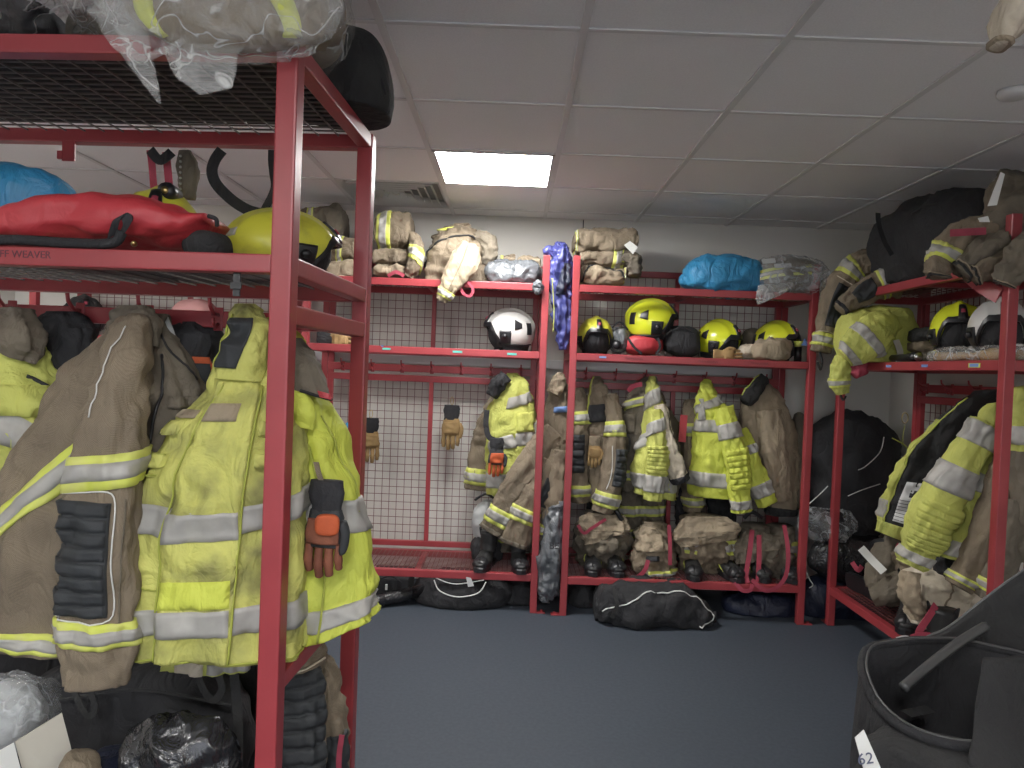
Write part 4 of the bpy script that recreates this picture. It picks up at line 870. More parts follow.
V, Fc = blob_mesh(P(463, 590, 4.32), .30, .20, .10, power=.75, amp=.018, freq=7, seed=25, flat=.002); mesh('body', V, Fc, 'black_fabric', k)
cord(k, [(434, 580, 4.11), (440, 591, 4.10), (458, 597, 4.10), (478, 593, 4.10), (486, 582, 4.11)], .004, 'white_piping'); cord(k, [(436, 578, 4.12), (455, 584, 4.10), (484, 580, 4.11)], .003, 'white_piping'); slab(k, 'tag', [(466, 577, 4.10), (471, 578, 4.10), (474, 586, 4.09), (468, 587, 4.09)], 'paper_grey')
tag(mesh('black_sack', *blob_mesh(P(512, 595, 4.36), .15, .12, .10, amp=.02, freq=9, seed=26, flat=.002), 'black_fabric'), 'soft black sack in the dark under the mesh shelf near the post', 'bag')
# glimpses of the rack behind the hanging coats
tag(mesh('pink_bag', *blob_mesh(P(195, 318, 4.33), .13, .12, .115, power=.85, amp=.012, freq=8, seed=27, flat=ZM), 'pink'), 'pale pink cloth bag on the rack behind the hanging coats', 'bag')
helmet('dark fire helmet glimpsed on the rack behind the hanging coats', (P(84, 310, 4.36).x, 4.36, ZM), .6, 'charcoal', scale=.95)

# ================================================================ rack with four yellow helmets
k, o = pile('thick pile of folded tan fire coats with paper tag beside the navy waterproof', [(578, 268, 624, 287, 4.28, .14, 'tan_light', 31), (577, 253, 634, 270, 4.29, .15, 'tan', 32), (572, 231, 636, 256, 4.30, .15, 'tan', 33)], FG, (600, 287, 4.28))
o[1].band(.62, .07, 'triple', slant=.02); o[0].band(.92, .05, 'triple'); o[2].band(.12, .035, 'triple'); o[0].line([(-.6, .1), (.5, .3), (.4, .7), (-.5, .9)], .006, 'charcoal', 'waist_edge')
s = Soft(limb([(622, 258, 4.18, 8, .06), (634, 262, 4.17, 9, .07), (634, 276, 4.16, 7, .06)]), .008, 25, .005, 18, 34); s.build('sleeve', 'khaki', k)
slab(k, 'paper_tag', [(624, 245, 4.12), (630, 241, 4.12), (638, 247, 4.12), (633, 254, 4.11)], 'paper')
k = T('blue_bag', 'bright blue plastic bag bulging over the top rail above the helmets', 'bag', 722, 292, 4.2)
V, Fc = blob_mesh(P(723, 277, 4.2), .225, .14, .108, power=.72, amp=.020, freq=9, seed=35, bf=.004, nu=64, nv=40); mesh('body', V, Fc, 'bag_blue', k)
V, Fc = blob_mesh(P(690, 280, 4.2), .06, .06, .05, power=.9, amp=.02, freq=14, seed=36); mesh('gathered_end', V, Fc, 'bag_blue', k)
k = T('wrapped_coat', 'folded fire coat in clear film with paper labels beside the blue plastic bag', 'coat', 787, 298, 4.2)
V, Fc = blob_mesh(P(786, 276, 4.22), .20, .15, .095, power=.65, amp=.012, freq=9, seed=37); gg = mesh('coat', V, Fc, 'khaki', k)
for dy, mm in ((0, 'hiviz_trim'), (3.5, 'reflective'), (7, 'hiviz_trim')): strap(k, [(760, 272+dy, 4.09), (780, 268+dy, 4.065), (812, 266+dy, 4.08)], .008, mm, 'band')
film('film_cover', k, P(787, 278, 4.21), .225, .168, .115, 38, 'polythene_grey', .016, 10)
slab(k, 'paper_label', [(762, 259, 4.05), (775, 258, 4.05), (776, 263, 4.045), (763, 264, 4.045)], 'paper_grey'); slab(k, 'paper_label', [(774, 264, 4.04), (791, 263, 4.04), (792, 267, 4.035), (775, 268, 4.035)], 'paper_grey')
t = Soft(sheet([(758, 285, 800, 282, 4.04, .015), (756, 296, 786, 292, 4.04, .012), (757, 305, 766, 302, 4.04, .003)]), .006, 30, .004, 25, 3); t.build('film_tail', 'polythene_grey', k)
t = Soft(limb([(812, 276, 4.08, 8, .03), (822, 276, 4.06, 4, .015), (831, 273, 4.05, 3, .01)]), .004, 40, .004, 30, 4); t.build('film_tail', 'polythene_grey', k)
helmet('yellow fire helmet facing out with black front plate beside the left-hand rack post', (P(595, 340, 4.28).x, 4.28, ZM), math.radians(4), 'shell_old', scale=.88, slots=False)
k = T('red_bag', 'red pouch with black straps under the tallest yellow helmet', 'bag', 642, 354, 4.28)
V, Fc = blob_mesh(P(643, 345, 4.28), .115, .10, .055, power=.7, amp=.01, freq=12, seed=40, flat=ZM); mesh('body', V, Fc, 'bag_red', k); strap(k, [(628, 338, 4.17), (634, 347, 4.165), (642, 354, 4.17)], .007, 'black_fabric'); strap(k, [(658, 338, 4.17), (660, 347, 4.165), (656, 354, 4.17)], .007, 'black_fabric')
k = T('breathing_mask', 'black breathing mask with clear face piece beside the red pouch', 'mask', 619, 354, 4.25)
V, Fc = blob_mesh(P(619, 339, 4.27), .055, .06, .075, amp=.012, freq=14, seed=41, flat=ZM); mesh('face_piece', V, Fc, 'bag_grey', k); MB().tube([P(617, 345, 4.20), P(617, 345, 4.17)], [.028, .024], 14).build('filter', 'black_plastic', k, True); cord(k, [(612, 328, 4.21), (620, 322, 4.21), (628, 330, 4.21)], .006, 'black_fabric', 'head_strap')
helmet('tall yellow fire helmet resting on the red pouch', (P(650, 330, 4.28).x, 4.28, ZM + .085), math.radians(75), 'shell_yellow', scale=1.0)
k = T('black_bag', 'soft black cloth bag between two yellow helmets', 'bag', 681, 356, 4.26)
V, Fc = blob_mesh(P(681, 342, 4.27), .108, .10, .085, power=.65, amp=.012, freq=9, seed=42, flat=ZM); mesh('body', V, Fc, 'black_fabric', k); cord(k, [(666, 334, 4.18), (681, 327, 4.17), (694, 333, 4.18)], .004, 'charcoal', 'seam')
helmet('yellow fire helmet with tan gloves tucked beneath its brow', (P(717, 340, 4.30).x, 4.30, ZM), math.radians(38), 'shell_yellow', tilt=(.10, 0), scale=.92)
glove('tan leather glove tucked beneath the brow of a yellow helmet', (P(714, 354, 4.13).x, 4.14, ZM + .022), .17, ('glove_tan', 'glove_tan', 'glove_tan'), 0, (0, -PI/2))
helmet('yellow fire helmet with a crumpled tan cloth in front', (P(776, 340, 4.30).x, 4.30, ZM), math.radians(35), 'shell_yellow', scale=.94)
tag(mesh('tan_hood', *blob_mesh(P(772, 349, 4.15), .105, .055, .058, amp=.022, freq=16, seed=43, bf=.004, flat=ZM), 'tan_light'), 'crumpled tan cloth hood lying in front of a yellow helmet', 'hood')
tag(mesh('cream_rag', *blob_mesh(P(747, 352, 4.2), .045, .05, .035, amp=.012, freq=20, seed=44, flat=ZM), 'cream'), 'small cream rag between two yellow helmets', 'rag')
tag(mesh('khaki_cap', *blob_mesh(P(752, 340, 4.4), .06, .06, .07, amp=.01, freq=14, seed=45, flat=ZM), 'khaki'), 'khaki cloth cap behind the cream rag', 'cap')
k = T('torch', 'small yellow and black torch standing beside the rack post', 'torch', 798, 360, 4.2)
c0 = P(798, 350, 4.2); MB().tube([(c0.x, c0.y, ZM), (c0.x, c0.y, ZM + .09)], [.022, .022], 14).build('body', 'black_plastic', k, True); MB().tube([(c0.x, c0.y, ZM + .088), (c0.x, c0.y, ZM + .12)], [.022, .032], 14).build('head', 'hiviz_trim', k, True)
c0 = P(805, 342, 4.17); V = [c0 + Vector(v) for v in ((-.02, 0, -.02), (.02, 0, -.02), (0, 0, .02), (-.02, .01, -.02), (.02, .01, -.02), (0, .01, .02))]
k2 = mesh('triangle_tag', V, [(0, 1, 2), (5, 4, 3), (0, 3, 4, 1), (1, 4, 5, 2), (2, 5, 3, 0)], 'label_blue', None, False); tag(k2, 'small pale blue triangular tag hanging beside the torch', 'tag')
# --- coats hanging
CG = 'coats hanging on the racks'
k = T('fire_coat', 'narrow tan fire coat hanging behind the post beside the trailing sleeves', 'coat', 578, 388, 4.42, CG)
s = Soft(sheet([(573, 388, 584, 387, 4.44, .02), (566, 412, 589, 410, 4.36, .06), (563, 445, 590, 445, 4.34, .08), (565, 480, 589, 480, 4.34, .08), (572, 502, 588, 502, 4.34, .07)]), .012, 22, .006, 16, 50); s.build('body', 'tan', k); s.band(.30, .05, 'triple'); s.band(.84, .055, 'triple'); pleats(s, .42, .68, 5, -.8, .3)
k = T('fire_coat', 'tan fire coat with black elbow pad and tan gloves tucked in its pocket', 'coat', 597, 376, 4.42, CG)
s = Soft(sheet([(594, 376, 600, 376, 4.45, .02), (588, 392, 606, 390, 4.38, .06), (585, 425, 616, 422, 4.36, .08), (586, 465, 618, 465, 4.35, .09), (588, 500, 612, 505, 4.35, .08)]), .012, 22, .006, 16, 51, n=50); s.build('body', 'tan', k)
s.line([(-.5, .02), (-.55, .25), (-.7, .45)], .006, 'hiviz_trim', 'piping', .004); s.patch('black_pocket', 'black_fabric', .36, .48, -.5, .4, .012)
t = Soft(limb([(610, 395, 4.30, 8, .05), (615, 425, 4.26, 9, .055), (614, 460, 4.24, 11, .06), (609, 490, 4.23, 12, .06), (602, 512, 4.23, 12, .055)]), .008, 22, .005, 16, 52, n=50); t.build('sleeve', 'tan', k); t.band(.28, .055, 'triple'); t.band(.84, .07, 'triple'); pleats(t, .42, .70, 6, .0, .95); t.line([(-.2, .40), (-.1, .6), (-.2, .74)], .003, 'white_piping', 'piping', .004)
glove('tan glove tucked into the black pocket of a tan coat', P(595, 436, 4.255), .19, ('glove_tan', 'tan_light', 'glove_tan'), 0)
k = T('fire_coat', 'olive fire coat with pink loop hanging behind a yellow sleeved coat', 'coat', 645, 378, 4.42, CG)
s = Soft(sheet([(644, 377, 655, 376, 4.46, .02), (630, 394, 662, 394, 4.40, .06), (619, 425, 676, 425, 4.38, .08), (619, 465, 680, 465, 4.38, .09), (620, 490, 678, 496, 4.38, .08)]), .014, 20, .006, 16, 53); s.build('body', 'khaki', k); s.band(.30, .04, 'triple', -.95, -.1, -.06); s.band(.82, .04, 'triple', -.95, -.1); strap(k, [(628, 391, 4.33), (634, 386, 4.32), (642, 384, 4.32)], .014); s.patch('chest_pocket', 'khaki', .42, .55, -.8, -.3, .012)
strap(k, [(625, 430, 4.28), (630, 440, 4.27), (628, 452, 4.27)], .006, 'black_fabric', 'clip_strap')
k = T('fire_coat', 'hi-vis coat showing ribbed yellow sleeve and a pale lining sleeve with black cuff', 'coat', 651, 376, 4.36, CG)
s = Soft(sheet([(648, 376, 655, 376, 4.38, .02), (646, 392, 660, 392, 4.33, .05), (641, 430, 668, 430, 4.30, .07), (632, 465, 674, 468, 4.29, .08), (634, 492, 675, 500, 4.29, .08)]), .012, 22, .006, 16, 54); s.build('body', 'hiviz', k); s.band(.28, .06, 'silver', slant=-.05); s.band(.52, .05, 'silver', -1, .2, -.08); s.band(.86, .06, 'silver')
t = Soft(limb([(655, 410, 4.22, 8, .05), (657, 440, 4.19, 10, .055), (656, 470, 4.18, 10, .055), (652, 500, 4.18, 9, .05)]), .007, 24, .004, 18, 55, n=50); t.build('sleeve', 'hiviz', k); t.band(.2, .06, 'silver', slant=-.05); t.band(.80, .08, 'silver'); pleats(t, .40, .70, 7, -.7, .7, 'hiviz')
t = Soft(limb([(660, 405, 4.24, 6, .04), (666, 440, 4.20, 8, .045), (676, 468, 4.19, 9, .045), (682, 482, 4.19, 8, .04)]), .007, 24, .004, 18, 56); t.build('sleeve', 'cream', k); t.patch('black_cuff', 'black_fabric', .82, .99, None, None, .004); t.line([(.7, .1), (.7, .5), (.6, .8)], .002, 'black_fabric')
k = T('fire_coat', 'brown coat sleeve with red strap behind the brightest yellow coat', 'coat', 688, 400, 4.44, CG)
s = Soft(sheet([(684, 400, 700, 398, 4.46, .02), (682, 425, 702, 425, 4.42, .06), (681, 460, 702, 460, 4.40, .07), (683, 495, 701, 495, 4.40, .07), (686, 512, 700, 512, 4.40, .06)]), .010, 22, .005, 16, 57); s.build('body', 'tan', k); s.band(.28, .05, 'triple'); s.band(.82, .055, 'triple'); strap(k, [(684, 415, 4.32), (683, 428, 4.31), (682, 442, 4.31)], .022, 'bag_red')
k = T('fire_coat', 'bright yellow hi-vis coat with two ribbed sleeves hanging beside the plain tan lining', 'coat', 705, 379, 4.36, CG)
s = Soft(sheet([(702, 379, 709, 379, 4.40, .02), (697, 396, 718, 395, 4.34, .06), (695, 420, 730, 418, 4.31, .08), (693, 460, 736, 462, 4.30, .09), (692, 495, 737, 498, 4.30, .09)]), .013, 20, .006, 14, 58, n=56); s.build('body', 'hiviz_clean', k)
s.band(.34, .045, 'silver', -.9, .9, -.07); s.patch('shoulder_band', 'reflective', .28, .50, -.65, -.35, .005); s.band(.54, .04, 'silver', -1.1, .9, .01); s.band(.86, .045, 'silver', -1.2, 1.2)
t = Soft(limb([(722, 408, 4.23, 10, .05), (730, 435, 4.20, 11, .055), (737, 468, 4.18, 11, .055), (740, 498, 4.18, 10, .05), (741, 512, 4.18, 9, .045)]), .007, 22, .004, 18, 59, n=50); t.build('sleeve', 'hiviz_clean', k); t.band(.22, .06, 'silver'); t.band(.84, .07, 'silver'); pleats(t, .36, .66, 7, -.6, .8, 'hiviz_clean')
t = Soft(limb([(738, 430, 4.26, 8, .05), (748, 455, 4.23, 10, .055), (758, 482, 4.21, 11, .05), (768, 504, 4.21, 10, .045)]), .007, 22, .004, 18, 60, n=44); t.build('sleeve', 'hiviz_clean', k); t.band(.28, .05, 'silver'); t.band(.76, .08, 'silver')
k = T('fire_coat', 'coat turned inside out showing plain tan quilted lining and charcoal collar', 'coat', 762, 380, 4.42, CG)
s = Soft(sheet([(758, 381, 768, 380, 4.45, .02), (744, 398, 780, 396, 4.40, .06), (740, 425, 793, 424, 4.38, .09), (746, 460, 797, 460, 4.37, .09), (762, 490, 796, 495, 4.37, .08), (770, 515, 794, 515, 4.37, .07)]), .014, 18, .006, 14, 61, n=56); s.build('body', 'tan_light', k); s.patch('dark_hem', 'charcoal', .91, .995, None, None, .004)
t = Soft(limb([(768, 410, 4.30, 12, .05), (772, 440, 4.28, 13, .055), (776, 470, 4.28, 13, .05), (780, 500, 4.29, 11, .05)]), .008, 22, .004, 18, 62); t.build('sleeve', 'tan_light', k)
t = Soft(limb([(764, 378, 4.36, 5, .03), (756, 388, 4.32, 8, .04), (745, 402, 4.30, 7, .04)]), .005, 25, .004, 20, 63); t.build('collar', 'charcoal', k); t.line([(-.9, .1), (-.9, .9)], .004, 'hiviz_trim', 'piping'); 
tag(mesh('dark_jacket', *blob_mesh(P(797, 460, 4.42), .05, .07, .30, amp=.012, freq=9, seed=64), 'khaki'), 'dark khaki jacket edge between the inside-out coat and the rack post', 'jacket')
# dark trousers hanging deep behind the coats
for q, (x, w, lab) in enumerate(((600, 13, 'below the tan coat with gloves'), (630, 12, 'with striped legs below the olive coat'), (652, 12, 'below the hi-vis coat with pale lining sleeve'), (688, 13, 'below the brown coat sleeve with red strap'), (722, 14, 'below the brightest yellow coat'))):
    k = T('hanging_trousers', 'dark trousers hanging ' + lab, 'trousers', x, 470, 4.48, 'dark trousers hanging behind the coats')
    s = Soft(sheet([(x-w*.7, 450, x+w*.7, 450, 4.49, .03), (x-w, 490, x+w, 490, 4.48, .045), (x-w, 520, x+w, 520, 4.48, .045), (x-w*.9, 548, x+w*.9, 548, 4.48, .04)]), .012, 24, .006, 18, 200+q); s.build('legs', 'khaki' if q in (1, 2) else 'black_fabric', k)
    if q in (1, 2): s.band(.55, .06, 'triple'); s.band(.80, .05, 'triple')
# --- trousers stood over boots on the bottom shelf
def boots_set(lab, x, Y, w, y0, seed, m_='tan', boots=((-.05, -.1), (.05, .1)), lining='cream', bands=False, bl='', bx=None):
    k = T('fire_trousers', lab, 'trousers', x, 575, Y, 'trousers standing over boots')
    s = Soft(sheet([(x-w*.45, y0-2, x+w*.45, y0+2, Y+.02, .04), (x-w*.80, y0+10, x+w*.85, y0+13, Y, .09), (x-w, y0+28, x+w, y0+28, Y-.01, .12), (x-w*.85, y0+44, x+w*.85, y0+44, Y, .10), (x-w*.75, y0+56, x+w*.75, y0+56, Y+.03, .07)]), .026, 16, .012, 14, seed, .95, 50, 56)
    clampz(s, ZB); s.build('waist', m_, k)
    rj = random.Random(seed); j = lambda a: (rj.random()-.5)*a
    f = Soft(sheet([(x-w*.8+j(14), y0+2+j(8), x+w*.8+j(14), y0+6+j(8), Y-.08, .02), (x-w*1.05+j(8), y0+18+j(12), x+w*.95+j(10), y0+16+j(12), Y-.10, .035), (x-w*.8+j(20), y0+34+j(14), x+w*.5+j(24), y0+26+j(12), Y-.11, .02)]), .018, 18, .007, 16, seed+1); f.build('turned_down_flap', lining, k); f.line([(-.8, .5), (0, .6), (.8, .5)], .003, 'tan', 'stitching')
    for dx, r in boots:
        b_ = boot('black fire boot ' + bl, (P(x, 570, Y).x + dx, Y + .0, ZB), r, 'boots under folded trousers', .24, .95)
        if bands:
            c0 = b_.location; sl = Soft([(Vector((c0.x, c0.y, ZB + .30)), Vector((.075, 0, 0)), Vector((0, .085, 0))), (Vector((c0.x, c0.y, ZB + .20)), Vector((.082, 0, 0)), Vector((0, .092, 0))), (Vector((c0.x, c0.y, ZB + .10)), Vector((.078, 0, 0)), Vector((0, .088, 0)))], .008, 26, .005, 20, seed+3); sl.build('leg', m_, k); sl.band(.62, .2, 'triple', off=.002)
    return k, s
k, s = boots_set('tan trousers with cream waistband turned down over boots, red clip on top', 602, 4.32, 27, 512, 70, 'khaki', ((-.06, -.1), (.06, .05)), 'tan_light', bl='under the trousers with the red clip')
strap(k, [(578, 525, 4.19), (584, 533, 4.18), (592, 528, 4.18), (606, 519, 4.19)], .009); cord(k, [(610, 505, 4.25), (617, 512, 4.22), (622, 520, 4.22)], .016, 'black_plastic', 'boot_top')
k = T('fire_trousers', 'bundled tan trousers with red brace strap standing between booted trousers', 'trousers', 652, 578, 4.28, 'trousers standing over boots')
s = clampz(Soft(sheet([(644, 521, 664, 522, 4.31, .05), (636, 535, 672, 534, 4.29, .10), (631, 555, 674, 554, 4.28, .12), (635, 580, 670, 580, 4.28, .11)]), .016, 20, .010, 16, 72), ZB); s.build('body', 'tan', k); s.band(.86, .05, 'triple', -.2, .9); s.patch('flap', 'tan_light', .12, .55, -.9, .2, .01, skew=.5)
strap(k, [(638, 577, 4.14), (645, 570, 4.13), (648, 560, 4.14)], .012); strap(k, [(669, 525, 4.18), (670, 545, 4.16), (670, 565, 4.16)], .011); s.patch('buckle', 'black_plastic', .62, .68, -.25, .05, .012)
k, s = boots_set('tan trousers with striped legs over black boots beneath the brightest yellow coat', 706, 4.30, 32, 514, 74, 'tan', ((-.09, -.15), (.09, .25)), 'tan_light', True, 'under the striped trousers beneath the brightest yellow coat')
k, s = boots_set('tan trousers with long red braces hanging over the rail', 765, 4.32, 27, 528, 77, 'khaki', ((-.07, 0), (.085, .1)), 'khaki', True, 'under the trousers with long red braces')
strap(k, [(752, 530, 4.18), (750, 550, 4.16), (746, 575, 4.12), (748, 583, 4.10)], .014); strap(k, [(759, 535, 4.17), (759, 560, 4.15), (758, 582, 4.12)], .014); strap(k, [(784, 525, 4.2), (788, 550, 4.12), (786, 575, 4.08), (776, 588, 4.07), (764, 590, 4.07), (752, 580, 4.08)], .012); strap(k, [(735, 582, 4.09), (742, 590, 4.075), (750, 590, 4.07), (752, 584, 4.08)], .012)
cord(k, [(744, 518, 4.22), (752, 512, 4.2), (762, 518, 4.22)], .012, 'black_plastic', 'boot_top')
# --- on the floor underneath
k = T('holdall', 'black holdall with white piping lying on the floor in front of the helmet rack', 'bag', 652, 622, 4.05)
s = clampz(Soft([(P(594, 605, 4.08), Vector((0, 0, .06)), YAX*.08), (P(605, 602, 4.08), Vector((0, 0, .12)), YAX*.15), (P(640, 604, 4.08), Vector((0, 0, .13)), YAX*.18), (P(680, 604, 4.08), Vector((0, 0, .12)), YAX*.17), (P(703, 612, 4.08), Vector((0, 0, .07)), YAX*.13), (P(712, 616, 4.08), Vector((0, 0, .03)), YAX*.06)], .016, 14, .010, 12, 80, .75, 50, 44, .5), .002); s.build('body', 'black_fabric', k)
s.line([(-.02, .14), (.15, .30), (.55, .42), (.62, .62), (.35, .86), (.0, .88), (-.3, .7)], .0045, 'white_piping', 'piping', .004); strap(k, [(614, 588, 3.93), (617, 605, 3.90), (612, 618, 3.90)], .012, 'charcoal')
tag(mesh('black_sack', *blob_mesh(P(584, 598, 4.35), .09, .12, .10, amp=.02, freq=9, seed=81, flat=.002), 'black_fabric'), 'black sack in the shadow behind the rack foot beside the white piped holdall', 'bag')
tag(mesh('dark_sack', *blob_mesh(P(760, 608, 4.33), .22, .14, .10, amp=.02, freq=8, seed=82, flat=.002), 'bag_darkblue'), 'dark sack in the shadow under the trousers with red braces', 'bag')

# ================================================================ corner heap between the two racks
k = T('holdall', 'tall black holdall with thin white piping heaped in the corner', 'bag', 850, 590, 4.4)
V, Fc = blob_mesh(P(850, 480, 4.42), .27, .20, .40, power=.8, amp=.05, freq=5, seed=90, nu=56, nv=44); mesh('body', V, Fc, 'black_fabric', k)
cord(k, [(884, 437, 4.2), (880, 452, 4.19), (866, 466, 4.19), (858, 470, 4.2)], .003, 'white_piping'); cord(k, [(880, 484, 4.2), (862, 490, 4.19), (848, 496, 4.19)], .003, 'white_piping'); cord(k, [(809, 504, 4.2), (820, 494, 4.19), (828, 486, 4.19)], .003, 'white_piping')
tag(mesh('black_sack', *blob_mesh(P(848, 556, 4.22), .24, .08, .12, power=.8, amp=.025, freq=7, seed=91), 'bag_black'), 'glossy black sack under the tall black holdall in the corner', 'bag')
k = T('polythene_bag', 'clear polythene bag stuffed beside the tall black holdall', 'bag', 826, 545, 4.2); film('bag', k, P(828, 524, 4.18), .15, .06, .085, 92, 'polythene_grey', .02, 12); V, Fc = blob_mesh(P(828, 524, 4.18), .13, .05, .07, amp=.02, freq=10, seed=93); mesh('contents', V, Fc, 'black_fabric', k)
k = T('blue_sack', 'dark navy sack with white cord on the floor in the corner', 'bag', 838, 625, 4.3)
V, Fc = blob_mesh(P(842, 600, 4.32), .26, .14, .15, power=.8, amp=.022, freq=8, seed=94, flat=.002, bf=.003); mesh('body', V, Fc, 'bag_darkblue', k)
cord(k, [(806, 572, 4.17), (810, 580, 4.16), (813, 585, 4.16), (809, 588, 4.16)], .003, 'white_piping', 'draw_cord')

# ================================================================ rack along the right wall
k = T('holdall', 'bulky black holdall with grey strap on top of the right wall rack', 'bag', 930, 275, 3.4)
V, Fc = blob_mesh((2.08, 3.53, 2.10), .20, .49, .205, power=.78, amp=.035, freq=6, seed=95, flat=ZT, rot=(.02, 0, 0), nu=56, nv=40); mesh('body', V, Fc, 'black_fabric', k)
def strapX(parent, pts, hw, m='strap_red', name='strap', th=.003):
    C = vspline([Vector(p) for p in pts], 6*len(pts)); W = []
    for i in range(len(C)):
        t = C[min(i+1, len(C)-1)] - C[max(i-1, 0)]; a = t.cross(Vector((1, .3, 0))); a = a.normalized() if a.length > 1e-5 else Vector((0, 1, 0)); W.append(a*hw)
    return MB().ribbon(C, W, th).build(name, m, parent, smooth=False)
strap(k, [(878, 213, 3.62), (879, 225, 3.60), (885, 243, 3.57), (892, 255, 3.56)], .012, 'charcoal'); cord(k, [(912, 214, 3.45), (930, 205, 3.3), (958, 204, 3.2), (972, 210, 3.1)], .007, 'charcoal', 'handle')
# tan kit at the near end of the top shelf
k = T('fire_coat', 'tan coat on the right wall rack top with a sleeve hanging past the far post', 'coat', 868, 292, 3.98)
t = Soft(limb([(884, 268, 3.90, 14, .06), (866, 262, 3.94, 13, .07), (848, 275, 3.97, 13, .07), (834, 300, 3.98, 12, .06), (825, 330, 3.98, 10, .055), (820, 352, 3.98, 9, .05)]), .009, 22, .006, 16, 96, n=54); t.build('sleeve', 'tan', k); t.band(.36, .06, 'triple'); t.band(.88, .05, 'triple'); t.patch('elbow_pad', 'black_pad', .5, .78, -.3, .8, .006); t.line([(-.6, .46), (.2, .47), (.9, .46)], .003, 'cream', 'piping', .004); t.line([(-.9, .84), (0, .82), (.9, .84)], .003, 'cream', 'piping', .005)
t = Soft(limb([(900, 282, 3.75, 14, .07), (880, 284, 3.78, 14, .07), (858, 296, 3.80, 12, .06), (840, 310, 3.80, 7, .04)]), .009, 22, .006, 16, 97); t.build('sleeve', 'tan', k); t.band(.3, .07, 'triple'); t.patch('elbow_pad', 'black_pad', .45, .75, -.5, .3, .004); t.patch('cuff_lining', 'black_fabric', .93, .995, None, None, .002)
V, Fc = blob_mesh((2.12, 3.93, 1.99), .17, .14, .08, amp=.02, freq=10, seed=98, flat=ZT); mesh('body', V, Fc, 'tan', k)
cord(k, [(820, 352, 3.97), (822, 362, 3.96), (820, 370, 3.96), (818, 362, 3.96)], .006, 'black_fabric', 'wrist_loop')
k = T('fire_trousers', 'heap of tan trousers with open legs and pink brace on the right wall rack top', 'trousers', 985, 262, 2.9)
for q, (rows, mm) in enumerate(((([(1020, 175, 2.85, 16, .07), (1008, 195, 2.9, 17, .08), (1003, 222, 2.9, 14, .07)]), 'khaki'),
        ([(1030, 205, 2.82, 17, .07), (1012, 212, 2.82, 17, .075), (996, 222, 2.84, 14, .07), (988, 230, 2.86, 11, .06)], 'khaki'),
        ([(1000, 225, 2.86, 11, .08), (975, 232, 2.88, 14, .08), (952, 246, 2.9, 14, .075), (938, 268, 2.9, 10, .06), (936, 278, 2.9, 8, .05)], 'tan'),
        ([(1024, 240, 2.80, 15, .09), (1000, 245, 2.81, 15, .09), (978, 256, 2.82, 14, .085), (958, 270, 2.84, 10, .07)], 'khaki'),
        ([(1026, 262, 2.78, 14, .08), (1005, 262, 2.78, 16, .085), (985, 268, 2.79, 14, .08), (970, 276, 2.8, 9, .06)], 'tan'),
        ([(1040, 240, 2.66, 14, .05), (1024, 255, 2.66, 15, .06), (1010, 275, 2.67, 12, .05), (1004, 285, 2.68, 7, .04)], 'khaki'))):
    t = Soft(limb(rows), .012, 20, .008, 16, 100+q, n=40); t.build('leg', mm, k); t.patch('leg_hem', 'black_fabric' if q in (1, 2) else 'charcoal', .95, .998, None, None, .002)
    t.line([(-.9, .93), (0, .92), (.9, .93)], .003, 'tan_light', 'stitching', .003)
    if q == 2: t.band(.62, .06, 'triple')
strap(k, [(950, 233, 2.78), (968, 232, 2.76), (986, 231, 2.75)], .014); slab(k, 'paper_tag', [(1001, 172, 2.72), (1005, 174, 2.72), (997, 205, 2.72), (988, 206, 2.73)], 'paper'); slab(k, 'paper_tag', [(978, 218, 2.75), (988, 216, 2.74), (990, 222, 2.74), (980, 222, 2.75)], 'paper')
tag(mesh('brown_cloth', *blob_mesh((2.03, 3.30, 1.955), .11, .12, .045, amp=.015, freq=14, seed=108, flat=ZT), 'tan'), 'brown cloth tucked under the bulky black holdall', 'cloth')
strapX(rackD, [(1.87, 2.95, 1.875), (1.86, 2.85, 1.82), (1.875, 2.765, 1.77)], .03, 'red_paint', 'corner_gusset', .006)
# helmet shelf
k = T('fire_coat', 'hi-vis yellow coat folded into a bundle with a sleeve dangling over the rail', 'coat', 868, 362, 3.8)
V, Fc = blob_mesh(P(868, 337, 3.82) + Vector((.05, 0, 0)), .20, .14, .155, power=.75, amp=.028, freq=7, seed=110, flat=ZM, rot=(0, -.25, 0), nu=56, nv=40); bo = mesh('body', V, Fc, 'hiviz', k)
s = Soft(limb([(893, 318, 3.66, 12, .03), (878, 330, 3.64, 20, .04), (862, 345, 3.64, 20, .04), (845, 358, 3.66, 10, .03)]), .008, 20, .005, 16, 111); s.build('folded_sleeve', 'hiviz', k); s.band(.55, .07, 'silver'); s.band(.90, .06, 'silver')
t = Soft(limb([(852, 352, 3.80, 9, .05), (842, 366, 3.83, 10, .05), (839, 380, 3.84, 8, .045), (842, 394, 3.84, 6, .035)]), .006, 22, .004, 18, 112); t.build('sleeve', 'hiviz', k); t.band(.72, .09, 'triple'); cord(k, [(840, 394, 3.84), (843, 400, 3.84), (846, 396, 3.84)], .006, 'black_fabric', 'wrist_loop')
strap(k, [(896, 340, 3.62), (900, 352, 3.6), (899, 362, 3.6)], .016, 'reflective', 'reflective_band')
tag(mesh('pink_cloth', *blob_mesh(P(856, 368, 3.80), .045, .03, .038, amp=.015, freq=18, seed=113), 'strap_red'), 'dark pink cloth hanging below the folded yellow bundle', 'cloth')
k = T('folded_garment', 'dark olive coat folded beside the yellow bundle on the helmet shelf', 'clothing', 915, 345, 3.6)
